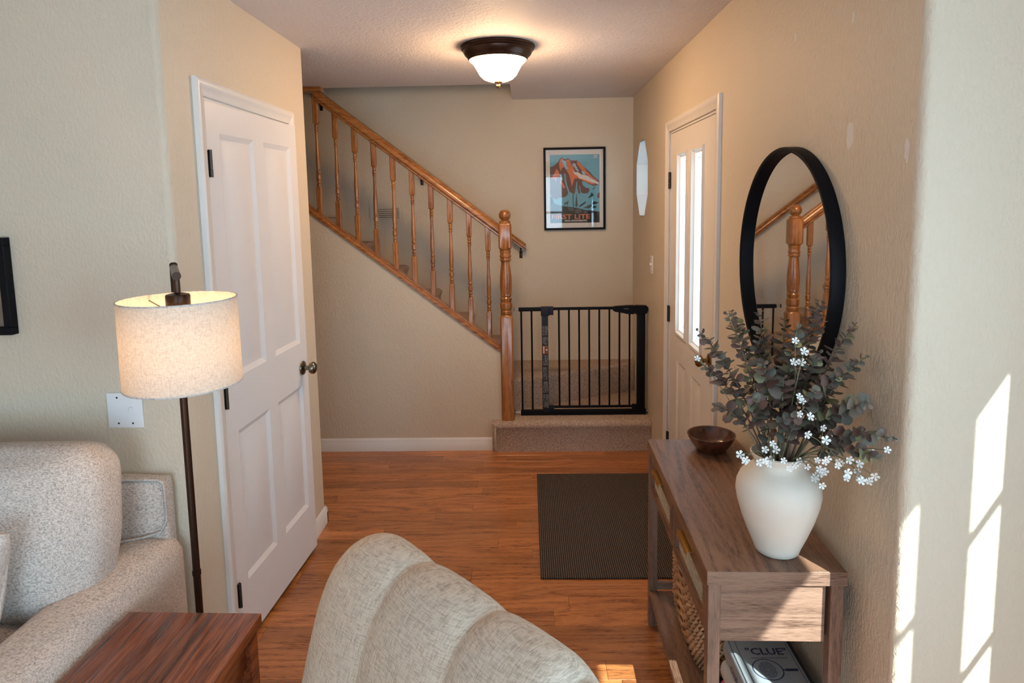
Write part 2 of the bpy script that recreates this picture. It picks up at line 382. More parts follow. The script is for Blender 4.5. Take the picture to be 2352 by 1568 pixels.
# wall behind the camera with glazed patio door
bm = bmesh.new()
plate(bm, [(XLEFT, 0), (XWIN + .08, 0), (XWIN + .08, CE), (XLEFT, CE)], [rect(-1.15, 0.75, 0.08, 2.2)], lambda u, v, d: (u, YBACK - d, v), 0.1)
S('wall_back', bm, M_wall, 'wall behind the camera with a glazed patio door', 'wall')
wn = tag(thing('window_2', 'white gridded patio door behind the camera, seen in the poster glass', 'window'), kind='structure')
bm = bmesh.new()
for xx in (-1.13, -0.2, 0.73): box(bm, xx - .03, xx + .03, YBACK - .07, YBACK - .03, .08, 2.2)
for zz in (.11, .78, 1.45, 2.17): box(bm, -1.15, .75, YBACK - .065, YBACK - .035, zz - .02, zz + .02)
fin('muntin', bm, M_white, wn)
B('pane', (-1.15, .75, YBACK - .052, YBACK - .048, .08, 2.2), M_glass, wn)
bm = bmesh.new(); box(bm, 1.47, 2.9, 0.8, 5.5, 2.5, 2.6)  # added slab, out of view: stops direct sun coming through the door panes
box(bm, .952, 1.47, 1.52, 5.5, 2.5, 2.6)
S('sun_blocker', bm, M_white, 'unseen white slab added outside to keep sun off the front door', 'sun blocker')
# stair knee wall
SL = 0.765
capz = lambda x: 0.71 + SL * (-0.19 - x)
bm = bmesh.new()
prism(bm, [(-2.95, 0), (-0.19, 0), (-0.19, capz(-.19) - .03), (-2.4, capz(-2.4) - .03), (-2.95, capz(-2.4) - .03)], YH, YH + .112, lambda u, v, d: (u, d, v))
S('wall_stair', bm, M_wall, 'beige knee wall rising below the stair banister', 'wall')

# ------------------------------------------------------------------ trims
def base_prof(): return [(0, 0), (.014, 0), (.014, .055), (.011, .06), (.011, .072), (.007, .082), (.003, .088), (0, .088)]
def sweep_base(bm, p0, p1, nrm):
    p0, p1, nrm = Vector(p0), Vector(p1), Vector(nrm)
    a = [bm.verts.new(p0 + nrm * d + Vector((0, 0, z))) for d, z in base_prof()]; b = [bm.verts.new(p1 + nrm * d + Vector((0, 0, z))) for d, z in base_prof()]
    n = len(a); bm.faces.new(a[::-1]); bm.faces.new(b)
    for i in range(n): bm.faces.new((a[i], a[(i + 1) % n], b[(i + 1) % n], b[i]))
bm = bmesh.new(); sweep_base(bm, (-2.4, YH, 0), (-0.255, YH, 0), (0, -1, 0))
S('baseboard_stair', bm, M_white, 'white baseboard along the stair knee wall', 'baseboard')
bm = bmesh.new(); sweep_base(bm, (XL, 3.10, 0), (XL, YCL + .014, 0), (1, 0, 0)); sweep_base(bm, (-2.4, YCL, 0), (XL + .014, YCL, 0), (0, 1, 0))
S('baseboard_closet', bm, M_white, 'short white baseboard at the end of the closet wall', 'baseboard')
bm = bmesh.new(); sweep_base(bm, (XR, YCR + .02, 0), (XR, 2.75, 0), (-1, 0, 0)); sweep_base(bm, (XR, 3.80, 0), (XR, 4.23, 0), (-1, 0, 0))
S('baseboard_right', bm, M_white, 'white baseboard along the right wall', 'baseboard')
def casing(bm, y0, y1, zt, x, sgn, wd=0.057):
    """mitred door casing around an opening on a wall facing sgn*x; profile (offset from opening, height)"""
    prof = [(0, 0), (0, .009), (.006, .012), (.030, .013), (.036, .017), (wd - .008, .018), (wd, .014), (wd, 0)]
    for seg in range(3):
        def P(t, end):
            o, h = t
            if seg == 0: q = (y0 - o, 0 if end == 0 else zt + o)
            elif seg == 1: q = (y0 - o, zt + o) if end == 0 else (y1 + o, zt + o)
            else: q = (y1 + o, zt + o) if end == 0 else (y1 + o, 0)
            return Vector((x + sgn * h, q[0], q[1]))
        a = [bm.verts.new(P(t, 0)) for t in prof]; b = [bm.verts.new(P(t, 1)) for t in prof]
        n = len(a)
        for i in range(n): bm.faces.new((a[i], a[(i + 1) % n], b[(i + 1) % n], b[i]))
        bm.faces.new(a[::-1]); bm.faces.new(b)
    # jamb liner
    box(bm, min(x, x - sgn * .11), max(x, x - sgn * .11), y0 - .005, y0 + .012, 0, zt); box(bm, min(x, x - sgn * .11), max(x, x - sgn * .11), y1 - .012, y1 + .005, 0, zt); box(bm, min(x, x - sgn * .11), max(x, x - sgn * .11), y0, y1, zt - .012, zt + .005)
bm = bmesh.new(); casing(bm, 2.24, 3.04, 2.05, XL, 1)
S('trim_1', bm, M_white, 'white moulded casing around the closet door', 'door trim')
bm = bmesh.new(); casing(bm, DY0 - .005, DY1 + .005, DZ - .005, XR, -1)
S('trim_2', bm, M_fdoor, 'cream moulded casing around the front door', 'door trim')

# ------------------------------------------------------------------ doors
def panel_mesh(bm, u0, u1, v0, v1, f, dep=0.009, ins=(0.0, 0.010, 0.016, 0.040)):
    loops = []
    for o, d in zip(ins, (0, dep, dep, dep * 0.25)):
        loops.append([bm.verts.new(f(u, v, d)) for u, v in rect(u0 + o, u1 - o, v0 + o, v1 - o)])
    for a, b in zip(loops, loops[1:]):
        for i in range(4): bm.faces.new((a[i], a[(i + 1) % 4], b[(i + 1) % 4], b[i]))
    bm.faces.new(loops[-1])
def hinge(parent, x, y, z, mat, sgn, lf=0.012):
    h = B('hinge', (min(x, x + sgn * .003), max(x, x + sgn * .003), y - lf, y + lf, z - .045, z + .045), mat, parent)
    for k in range(3):
        bm = bmesh.new(); lathe(bm, [(.0065, z - .047 + k * .0315), (.0065, z - .047 + k * .0315 + .0305)], 10, (x + sgn * .006, y, 0)); fin('knuckle', bm, mat, h)
def knob(parent, x, y, z, mat, sgn):
    bm = bmesh.new(); lathe(bm, [(.004, 0), (.030, 0), (.033, .003), (.031, .007), (.022, .010), (.014, .014)], 28, (0, 0, 0), 'X')
    for v in bm.verts: v.co.x *= sgn
    fin('rose', bm, mat, parent, 40, (x, y, z))
    bm = bmesh.new(); lathe(bm, [(.011, .010), (.010, .030), (.014, .034), (.024, .038), (.0285, .047), (.0275, .056), (.020, .064), (.008, .067), (.002, .0675)], 28, (0, 0, 0), 'X')
    for v in bm.verts: v.co.x *= sgn
    fin('knob', bm, mat, parent, 40, (x, y, z))
# closet door, slightly ajar: local y along the door, local x out of the wall
d1 = tag(thing('door_1', 'white four-panel closet door standing slightly ajar', 'door', (XL + .004, 2.252, 0), -0.054), kind='structure')
cols, rows_ = ((.085, .345), (.430, .690)), ((.255, .845), (1.045, 1.935))
holes = [rect(a, b, c, d) for a, b in cols for c, d in rows_]
bm = bmesh.new(); plate(bm, rect(0, .762, .022, 2.036), holes, lambda u, v, d: (-d, u, v), 0.010); box(bm, -.035, -.0095, 0, .762, .022, 2.036)
fin('slab', bm, M_door, d1)
for a, b in cols:
    for c, d in rows_:
        bm = bmesh.new(); panel_mesh(bm, a, b, c, d, lambda u, v, e: (-e, u, v), 0.0098, (0, .020, .026, .054)); fin('door_panel', bm, M_door, d1, 20)
for z in (1.825, 1.0, .24): hinge(d1, .001, .004, z, M_hinge, 1)
knob(d1, .0, .700, .925, M_nickel, 1)
# front door
d2 = tag(thing('door_2', 'cream front door with two tall narrow glass panes', 'door'), kind='structure')
XD = XR + .004
lit = ((3.07, 3.235), (3.375, 3.54)); low = ((3.055, 3.25), (3.36, 3.555))
hl = [rect(a - .03, b + .03, .935, 1.925) for a, b in lit]; ll = [rect(a, b, .24, .79) for a, b in low]
bm = bmesh.new(); plate(bm, rect(DY0 + .012, DY1 - .012, .015, DZ - .02), hl + ll, lambda u, v, d: (XD + d, u, v), 0.042)
fin('slab', bm, M_fdoor, d2)
for a, b in low:
    bm = bmesh.new(); panel_mesh(bm, a, b, .24, .79, lambda u, v, e: (XD + e, u, v), .009, (0, .012, .018, .04)); fin('door_panel', bm, M_fdoor, d2, 20)
for a, b in lit:
    bm = bmesh.new()
    loops = []
    for o, dd in ((0, 0), (.004, -.010), (.016, -.010), (.024, .004), (.030, .006), (.030, .016)):
        loops.append([bm.verts.new((XD + dd, u, v)) for u, v in rect(a - .03 + o, b + .03 - o, .935 + o, 1.925 - o)])
    for p, q in zip(loops, loops[1:]):
        for i in range(4): bm.faces.new((p[i], p[(i + 1) % 4], q[(i + 1) % 4], q[i]))
    fr = fin('glass_moulding', bm, M_fdoor, d2, 20)
    B('pane', (XD + .016, XD + .020, a - .012, b + .012, .953, 1.907), M_frost, fr)
    bm = bmesh.new()
    for yy in (a + .03, b - .03): box(bm, XD + .021, XD + .030, yy - .004, yy + .004, .96, 1.90)
    box(bm, XD + .021, XD + .030, a, b, .985, .993); box(bm, XD + .021, XD + .030, a, b, 1.868, 1.876)
    fin('caming', bm, M_steel, fr)
for z in (1.78, 1.02, .27): hinge(d2, XD - .001, DY1 - .004, z, M_hinge, -1, .016)
knob(d2, XD, 2.90, .95, M_brass, -1)
B('sill', (XR - .01, XR + .14, DY0, DY1, 0, .014), M_brass, d2)
# octagon window
ow1 = tag(thing('window_3', 'small white octagon window beside the front door', 'window'), kind='structure')
bm = bmesh.new(); a = octo(1.0); b = octo(.86)
for k in range(8):
    j = (k + 1) % 8
    q = [a[k], a[j], b[j], b[k]]
    lo = [bm.verts.new((XR + .10, u, v)) for u, v in q]; hi = [bm.verts.new((XR + .135, u, v)) for u, v in q]
    bm.faces.new(lo); bm.faces.new(hi[::-1])
    for i in range(4): bm.faces.new((lo[i], lo[(i + 1) % 4], hi[(i + 1) % 4], hi[i]))
fin('window_frame', bm, M_white, ow1)
bm = bmesh.new(); prism(bm, octo(.88), XR + .114, XR + .118, lambda u, v, d: (d, u, v)); fin('pane', bm, M_frost2, ow1)
bm = bmesh.new()
a = octo(1.0); b = octo(.985)
for k in range(8):
    j = (k + 1) % 8
    bm.faces.new([bm.verts.new((XR + e, u, v)) for e, (u, v) in ((.001, b[k]), (.001, b[j]), (.10, b[j]), (.10, b[k]))])
fin('reveal', bm, M_white, ow1, 0)

# ------------------------------------------------------------------ staircase
st = thing('staircase', 'beige carpeted stairs turning left behind the black gate', 'stairs', (0, 0, 0))
def rounded_step(bm, x0, x1, y0, y1, z0, z1, rr, axis):
    """block whose front (-y) or right (+x) upper edge is rolled like carpet"""
    if axis == 'y': prof = [(y1, z0), (y0 + .012, z0), (y0 + .012, z1 - .06)] + [(y0 + rr + rr * math.cos(R(t)), z1 - rr + rr * math.sin(R(t))) for t in (200, 180, 160, 140, 120, 105, 90)] + [(y1, z1)]; prism(bm, prof, x0, x1, lambda u, v, d: (d, u, v))
    else: prof = [(x0, z0), (x1 - .012, z0), (x1 - .012, z1 - .06)] + [(x1 - rr + rr * math.cos(R(t)), z1 - rr + rr * math.sin(R(t))) for t in (-20, 0, 20, 40, 60, 75, 90)] + [(x0, z1)]; prism(bm, prof, y0, y1, lambda u, v, d: (u, d, v))
bm = bmesh.new(); rounded_step(bm, -.255, XR - .002, 4.232, YB - .003, 0, .212, .032, 'y')
bmesh.ops.bevel(bm, geom=[e for e in bm.edges if abs((e.verts[0].co - e.verts[1].co).x) < 1e-6 and min(v.co.x for v in e.verts) < -.25], offset=.012, segments=3, affect='EDGES')
step1 = fin('carpeted_step', bm, M_carpet, st, 50)
bm = bmesh.new(); box(bm, -.243, -.228, 4.229, 4.236, .004, .172, .002); fin('carpet_edge', bm, M_rattan, step1)
bm = bmesh.new()
prism(bm, [(-0.185, 4.47), (-0.10, 4.485), (XR - .004, YB - .10), (XR - .004, YB - .003), (-0.185, YB - .003)], .212, .435)
bmesh.ops.bevel(bm, geom=[e for e in bm.edges if all(v.co.z > .43 for v in e.verts) and min(v.co.y for v in e.verts) < 4.9 and max(v.co.x for v in e.verts) > -.12], offset=.03, segments=4, affect='EDGES', profile=0.5)
fin('carpeted_step', bm, M_carpet, st, 50)
for k in range(9):
    xn, zt = -.165 - k * .2535, .64 + k * .188
    bm = bmesh.new(); rounded_step(bm, xn - .29, xn, YH + .114, YB - .003, zt - .21, zt, .026, 'x'); fin('carpeted_step', bm, M_carpet, st, 50)
# skirt filler below the steps, inside the knee wall
bm = bmesh.new(); prism(bm, [(-2.4, 0), (-.30, 0), (-.30, .42), (-2.4, 2.0)], YH + .115, YB - .01, lambda u, v, d: (u, d, v)); fin('stringer', bm, M_carpet, st)

# banister
bn = thing('stair_banister', 'golden oak banister with turned balusters and round-topped newel post', 'banister', (0, 0, 0))
NX, NY, NZ = -.147, 4.30, .212
def sq_loft(bm, prof, c, n=8):
    """prof: (half size, z, roundness 0 square..1 round)"""
    rings = []; segs = 24
    for h, z, rd in prof:
        ring = []
        for i in range(segs):
            a = 2 * math.pi * (i + .5) / segs
            cx, sy = math.cos(a), math.sin(a)
            m = max(abs(cx), abs(sy)); q = (1 - rd) / m + rd
            ring.append(bm.verts.new((c[0] + h * cx * q, c[1] + h * sy * q, c[2] + z)))
        rings.append(ring)
    for a, b in zip(rings, rings[1:]):
        for i in range(segs): j = (i + 1) % segs; bm.faces.new((a[i], a[j], b[j], b[i]))
    bm.faces.new(rings[0][::-1]); bm.faces.new(rings[-1])
h = .0425
npz = [(h, .0, 0), (h, .700, 0), (.040, .712, .6), (.035, .718, 1), (.039, .724, 1), (.039, .742, 1), (.0345, .748, 1), (.0345, .752, 1), (.0405, .760, 1), (.0415, .778, 1), (.0405, .796, 1),
       (.0345, .803, 1), (.0345, .808, 1), (.039, .816, 1), (.039, .830, 1), (.034, .838, 1), (.034, .842, 1), (.038, .848, 1), (.037, .856, 1), (.0375, .872, 1), (.040, .905, 1), (.0405, .940, 1), (.038, .985, 1), (.0335, 1.03, 1), (.030, 1.070, 1),
       (.0305, 1.074, 1), (.037, 1.079, 1), (.038, 1.087, 1), (.034, 1.093, 1), (.034, 1.097, 1), (.038, 1.103, 1), (.0385, 1.110, 1), (.035, 1.118, 1), (.034, 1.128, 1), (.037, 1.137, 1), (.0375, 1.145, 1), (.034, 1.150, 1), (.038, 1.154, .5), (h, 1.165, 0), (h, 1.312, 0), (.040, 1.322, .3), (.036, 1.326, 1), (.038, 1.330, 1), (.0375, 1.338, 1), (.028, 1.343, 1)]
bm = bmesh.new(); sq_loft(bm, npz, (0, 0, 0)); newel = fin('newel_post', bm, M_oak, bn, 30, (NX, NY, NZ))
bm = bmesh.new(); lathe(bm, [(.020, 1.340), (.024, 1.346), (.034, 1.356), (.0395, 1.372), (.0395, 1.382), (.034, 1.398), (.022, 1.409), (.008, 1.413), (.001, 1.4135)], 28); fin('newel_ball', bm, M_oak, newel, 60)
# cap trim on knee wall and handrail (swept along the slope)
def sloped(bm, prof, x0, x1, yc, zf):
    a = [bm.verts.new((x0, yc + u, zf(x0) + v)) for u, v in prof]; b = [bm.verts.new((x1, yc + u, zf(x1) + v)) for u, v in prof]
    n = len(a); bm.faces.new(a[::-1]); bm.faces.new(b)
    for i in range(n): bm.faces.new((a[i], a[(i + 1) % n], b[(i + 1) % n], b[i]))
YBAL = YH + .056
bm = bmesh.new(); sloped(bm, [(-.066, -.034), (-.066, -.012), (-.060, -.004), (-.030, 0), (-.030, .008), (.030, .008), (.030, 0), (.060, -.004), (.066, -.012), (.066, -.034)], -2.4, -.19, YBAL, capz)
fin('cap_trim', bm, M_oakx, bn, 30)
railb = lambda x: 1.452 + SL * (-0.195 - x)
rprof = [(-.020, 0), (-.023, .006), (-.023, .016), (-.029, .024), (-.031, .034), (-.030, .046), (-.026, .058), (-.021, .064), (-.022, .070), (-.018, .078), (-.008, .083), (.008, .083), (.018, .078), (.022, .070), (.021, .064), (.026, .058), (.030, .046), (.031, .034), (.029, .024), (.023, .016), (.023, .006), (.020, 0)]
bm = bmesh.new(); sloped(bm, rprof, -1.375, NX - .038, YBAL, railb); rail = fin('handrail', bm, M_oakx, bn, 30)
B('ceiling_block', (-1.50, -1.325, YBAL - .045, YBAL + .045, 2.408, 2.439), M_oakx, bn, .006)
B('bracket', (-1.392, -1.38, YBAL - .01, YBAL + .01, 2.31, 2.345), M_black, bn, .002)
hb = .0165
bprof = lambda T: [(hb, -.03, 0), (hb, .165, 0), (.013, .172, .6), (.011, .176, 1), (.0145, .180, 1), (.0145, .186, 1), (.0105, .190, 1), (.0105, .193, 1), (.0145, .199, 1), (.014, .207, 1), (.0105, .212, 1), (.0105, .216, 1), (.0150, .223, 1), (.0155, .236, 1), (.0150, .250, 1), (.0105, .256, 1), (.0105, .260, 1), (.0145, .267, 1), (.0145, .274, 1), (.011, .281, 1), (.0125, .295, 1), (.0145, .330, 1), (.0135, .375, 1), (.0105, .43, 1), (.009, .50, 1),
                  (.009, .520, 1), (.0125, .524, 1), (.0125, .530, 1), (.0095, .534, 1), (.0125, .541, 1), (.013, .549, 1), (.0095, .555, 1), (.0125, .562, 1), (.0125, .570, 1), (.010, .574, 1), (.013, .580, .6), (hb, .588, 0), (hb, T, 0)]
bm = bmesh.new(); sq_loft(bm, bprof(.775), (0, 0, 0)); b0 = fin('baluster', bm, M_oak, bn, 30); bme = b0.data
for k in range(10):
    xb = -.264 - k * .1236
    o = b0 if k == 0 else link('baluster', bme, bn)
    o.location = (xb, YBAL, capz(xb) + .006)
# wall handrail
wr = thing('wall_handrail', 'oak handrail fixed to the rear stair wall', 'handrail', (0, 0, 0))
wrz = lambda x: 1.335 + SL * (-0.01 - x) - .04
bm = bmesh.new(); sloped(bm, [(u, v * .72) for u, v in rprof], -2.3, -.012, YB - .062, wrz)
fin('rail', bm, M_oakx, wr, 30)
for xb in (-.052, -.80, -1.55):
    bm = bmesh.new(); z0 = wrz(xb)
    tube(bm, [(xb, YB - .062, z0 + .004), (xb, YB - .062, z0 - .025), (xb, YB - .045, z0 - .045), (xb, YB - .004, z0 - .05)], .005, 8); box(bm, xb - .012, xb + .012, YB - .006, YB - .0005, z0 - .085, z0 - .03, .002)
    fin('bracket', bm, M_bronze, wr)

# ------------------------------------------------------------------ safety gate
g = thing('safety_gate', 'black metal baby gate across the bottom of the stairs', 'gate', (0, 4.372, .216))
GB = lambda n, d, m=M_black, p=g, bv=.004: B(n, d, m, p, bv)
def bar(x, z0, z1, r=.0062):
    bm = bmesh.new(); lathe(bm, [(r, z0), (r, z1)], 12, (x, 0, 0)); fin('bar', bm, M_black, g)
GB('bottom_rail', (-.062, .795, -.015, .015, 0, .034))
GB('top_rail', (-.068, .10, -.013, .013, .722, .748)); GB('top_rail', (.135, .70, -.009, .009, .727, .746))
GB('lower_door_rail', (.140, .735, -.008, .008, .046, .062))
for x in (-.050, .020): bar(x, .02, .735)
for k in range(8): bar(.205 + k * .0682, .052, .735)
post = GB('hinge_post', (.088, .132, -.016, .016, .02, .742), M_navy)
GB('hinge_block', (.083, .140, -.019, .019, .690, .752), M_navy, post); GB('hinge_cap', (.140, .168, -.014, .014, .695, .752), M_navy, post)
GB('lower_hinge', (.125, .168, -.012, .012, .030, .066), M_navy, post)
lat = GB('latch_post', (.732, .786, -.018, .018, .02, .735))
GB('latch_foot', (.70, .740, -.013, .013, .030, .068), M_black, lat)
bm = bmesh.new()
prism(bm, [(.56, .742), (.568, .722), (.582, .712), (.605, .709), (.635, .704), (.665, .696), (.712, .694), (.715, .700), (.715, .753), (.66, .753), (.58, .748)], -.02, .02, lambda u, v, d: (u, d, v))
bmesh.ops.bevel(bm, geom=bm.edges[:], offset=.003, segments=2, affect='EDGES'); hd = fin('latch_handle', bm, M_black, g)
B('logo_mark', (.640, .672, -.0206, -.0198, .731, .7345), flat('grey_mark', (.16, .16, .17)), hd)
bm = bmesh.new(); prism(bm, [(.7185, .694), (.79, .694), (.795, .705), (.802, .712), (.805, .728), (.802, .742), (.795, .751), (.7185, .753)], -.022, .022, lambda u, v, d: (u, d, v))
bmesh.ops.bevel(bm, geom=bm.edges[:], offset=.003, segments=2, affect='EDGES'); fin('latch_housing', bm, M_black, g)
for (x0, x1, z, s) in ((-.068, -.098, .735, -1), (-.062, -.102, .018, -1), (.803, .808, .728, 1), (.793, .808, .018, 1)):
    bm = bmesh.new(); lathe(bm, [(.004, min(x0, x1)), (.004, max(x0, x1))], 10, (0, 0, z), 'X'); sp = fin('spindle', bm, M_steel, g)
    e = x1
    bm = bmesh.new(); lathe(bm, [(.013, e - .0015), (.013, e + .0015)], 14, (0, 0, z), 'X'); fin('cup', bm, M_steel if s > 0 else M_black, sp)
# printed stickers on the hinge post
M_st1, M_st2, M_st3, M_st4 = flat('sticker_black', (.016, .016, .02)), flat('sticker_grey_print', (.23, .23, .245)), flat('sticker_orange', (.21, .066, .03)), flat('sticker_white', (.72, .66, .62))
def sticker(z0, z1, base):
    bm = bmesh.new()
    def quad(x0, x1, a, b, y, mi):
        f = bm.faces.new([bm.verts.new(p) for p in ((x0, y, a), (x1, y, a), (x1, y, b), (x0, y, b))]); f.material_index = mi
    quad(.090, .130, z0, z1, -.0164, 0)
    if base == 'text':
        x = .0935
        while x < .127:
            z = z1 - .004
            while z > z0 + .006:
                ln = min(random.uniform(.012, .05), z - z0 - .003)
                if random.random() < .8: quad(x, x + .0017, z - ln, z, -.0166, 1)
                z -= ln + random.uniform(.002, .012)
            x += .0036
    return fin('printed_label', bm, [M_st1, M_st2, M_st3, M_st4], post, 0)
sticker(.555, .625, 'text'); sticker(.490, .550, 'text'); sticker(.345, .425, 'text'); sticker(.245, .342, 'text'); sticker(.155, .242, 'text'); sticker(.050, .152, 'text')
bm = bmesh.new()
def quad3(pts, mi):
    f = bm.faces.new([bm.verts.new(p) for p in pts]); f.material_index = mi
quad3([(.090, -.0164, .428), (.130, -.0164, .428), (.130, -.0164, .486), (.090, -.0164, .486)], 0)
quad3([(.111, -.0166, .457), (.124, -.0166, .449), (.124, -.0166, .465)], 1)
quad3([(.097, -.0166, .432), (.103, -.0166, .432), (.103, -.0166, .482), (.097, -.0166, .482)], 1)
fin('warning_label', bm, [M_st3, M_st4], post, 0)

# ------------------------------------------------------------------ poster
po = thing('framed_poster', 'black framed blue and orange mountain poster on the rear wall', 'poster', (.3645, YB, 1.766))
PW, PH = .234, .3115
bm = bmesh.new()
for (a, b, c, d) in ((-PW, PW, PH - .016, PH), (-PW, PW, -PH, -PH + .016), (-PW, -PW + .016, -PH + .016, PH - .016), (PW - .016, PW, -PH + .016, PH - .016)): box(bm, a, b, -.024, -.001, c, d, .0015, 1)
fin('frame', bm, M_black, po)
B('mat_board', (-PW + .012, PW - .012, -.008, -.002, -PH + .012, PH - .012), plain('white_mat', (.78, .74, .71), .8), po)
prm = [flat('print_sky', (.155, .43, .56)), flat('print_rock', (.145, .06, .045)), flat('print_orange', (.74, .19, .075)), flat('print_snow', (.80, .72, .68)), flat('print_dark', (.012, .014, .014)), flat('print_pale', (.36, .60, .70)), flat('print_grey', (.075, .09, .09))]
bm = bmesh.new()
PX0, PX1, PZ0, PZ1 = -.186, .190, -.258, .258
def pp(x, y, lay): return (PX0 + (x - 232) / 828 * (PX1 - PX0), -.0082 - lay * .0002, PZ1 - (y - 248) / 1137 * (PZ1 - PZ0))
def poly(pts, mi, lay):
    vs = [bm.verts.new(pp(x, y, lay)) for x, y in pts]
    es = [bm.edges.new((vs[i], vs[(i + 1) % len(vs)])) for i in range(len(vs))]
    r = bmesh.ops.triangle_fill(bm, use_beauty=True, use_dissolve=True, edges=es)
    for gmt in r['geom']:
        if isinstance(gmt, bmesh.types.BMFace): gmt.material_index = mi
poly([(232, 248), (1060, 248), (1060, 1385), (232, 1385)], 0, 0)
poly([(232, 450), (290, 432), (370, 370), (400, 312), (435, 288), (470, 322), (500, 322), (540, 304), (585, 345), (690, 345), (760, 420), (830, 480), (900, 540), (960, 610), (1055, 690), (1050, 720), (1020, 760), (960, 775), (900, 750), (790, 690), (765, 690), (775, 750), (830, 800), (888, 812), (890, 850), (860, 895), (780, 895), (745, 870), (735, 770), (720, 760), (738, 905), (705, 890), (685, 800), (690, 680), (672, 720), (655, 850), (640, 910), (600, 890), (560, 865), (520, 760), (498, 650), (490, 560), (470, 560), (475, 650), (500, 770), (535, 870), (525, 915), (480, 950), (400, 960), (330, 990), (270, 960), (232, 900)], 1, 1)
poly([(405, 335), (435, 298), (455, 340), (480, 420), (460, 460), (430, 470), (415, 520), (395, 470), (385, 400)], 2, 2)
poly([(505, 345), (545, 320), (575, 380), (620, 450), (650, 560), (700, 610), (800, 650), (900, 700), (1000, 745), (930, 745), (840, 710), (760, 670), (690, 640), (640, 650), (610, 750), (597, 780), (580, 700), (560, 600), (530, 540), (505, 500), (520, 440)], 2, 2)
poly([(690, 350), (740, 400), (800, 460), (840, 520), (900, 580), (960, 640), (1040, 690), (990, 680), (900, 620), (830, 570), (770, 520), (720, 450), (680, 400)], 2, 2)
poly([(340, 480), (365, 500), (390, 570), (385, 620), (350, 600), (330, 690), (310, 640), (250, 640), (300, 570)], 2, 2)
poly([(400, 640), (440, 700), (480, 770), (485, 800), (450, 800), (430, 740), (405, 720)], 2, 2)
poly([(610, 500), (650, 540), (700, 540), (760, 580), (860, 600), (930, 650), (1000, 690), (1050, 720), (1040, 745), (930, 715), (820, 670), (720, 640), (690, 600), (640, 570)], 3, 3)
poly([(430, 335), (470, 345), (505, 350), (515, 440), (540, 480), (500, 490), (470, 440), (440, 380)], 5, 3)
poly([(615, 390), (660, 400), (690, 470), (720, 520), (690, 530), (640, 460), (610, 430)], 5, 3)
poly([(760, 520), (800, 530), (830, 580), (800, 590), (770, 560)], 5, 3)
poly([(395, 560), (430, 590), (445, 660), (420, 680), (400, 640)], 5, 3)
for s_ in range(26):
    x = random.uniform(520, 980); y = 330 + (x - 520) * .62 + random.uniform(0, 110); l_ = random.uniform(14, 40)
    poly([(x, y), (x + l_ * .35, y + l_ * .2), (x + l_ * .7, y + l_), (x + l_ * .3, y + l_ * .7)], random.choice((1, 2, 1)), 4)
poly([(330, 1010), (420, 975), (540, 930), (640, 950), (880, 900), (1060, 960), (1060, 1210), (820, 1165), (600, 1120), (450, 1100), (300, 1050)], 0, 2)
poly([(860, 970), (905, 935), (925, 880), (945, 900), (965, 935), (930, 945), (905, 965)], 4, 3); poly([(940, 830), (970, 795), (1000, 785), (965, 830)], 1, 3)
poly([(1020, 975), (1030, 900), (1060, 880), (1060, 970)], 1, 3)
poly([(708, 1112), (740, 1085), (830, 1025), (832, 1050), (780, 1090), (730, 1115)], 4, 3); poly([(780, 1140), (850, 1105), (925, 1075), (930, 1110), (880, 1150)], 6, 3)
poly([(930, 1140), (960, 1100), (1020, 1120), (980, 1145)], 4, 3); poly([(925, 1085), (960, 1030), (1050, 1050), (1000, 1075)], 4, 3)
poly([(232, 930), (265, 960), (300, 1055), (290, 1130), (250, 1210), (232, 1240)], 4, 3)
poly([(300, 1058), (450, 1102), (600, 1122), (700, 1140), (820, 1172), (930, 1185), (1060, 1205), (1060, 1385), (232, 1385), (232, 1230)], 4, 3)
poly([(520, 1125), (620, 1130), (640, 1180), (580, 1190), (540, 1170)], 6, 4); poly([(660, 1150), (740, 1150), (770, 1200), (690, 1230), (640, 1210)], 6, 4); poly([(780, 1180), (860, 1190), (850, 1230), (800, 1225)], 6, 4)
poly([(462, 1065), (480, 1040), (520, 1032), (530, 1012), (548, 1016), (536, 1036), (530, 1058), (526, 1100), (516, 1100), (514, 1066), (484, 1070), (480, 1100), (472, 1100), (472, 1072)], 6, 4)
poly([(610, 905), (622, 905), (626, 1125), (612, 1125)], 4, 4)
for k in range(7):
    yy = 930 + k * 28; hw = 6 + k * 5
    poly([(672, yy - 26), (672 + hw, yy + 8), (672 - hw, yy + 8)], 6, 4)
poly([(669, 900), (675, 900), (676, 1135), (668, 1135)], 4, 5)
pw = (PX1 - PX0) / 828
def ptxt(x0, y0, lay): return lambda u, v: (pp(x0, y0, lay)[0] + u, -.0082 - lay * .0002, pp(x0, y0, lay)[2] + v)
text_bm(bm, 'FIRST LITE', 107 * pw, ptxt(245, 1316, 6), sx=1.36, bold=.0011, mi=2)
text_bm(bm, 'YEAR ANNIVERSARY', 38 * pw, ptxt(468, 1361, 6), sx=1.1, bold=.0004, mi=3)
text_bm(bm, '20', 56 * pw, ptxt(962, 297, 6), sx=1.1, bold=.0005, mi=3)
for k in range(7): poly([(936 + k * 15, 306), (946 + k * 15, 306), (946 + k * 15, 312), (936 + k * 15, 312)], 3, 6)
fin('printed_sheet', bm, prm, po, 0)
B('glass', (-PW + .012, PW - .012, -.013, -.0115, -PH + .012, PH - .012), mk_glass('picture_glass', 0, (0.99, 0.99, 0.99)), po)

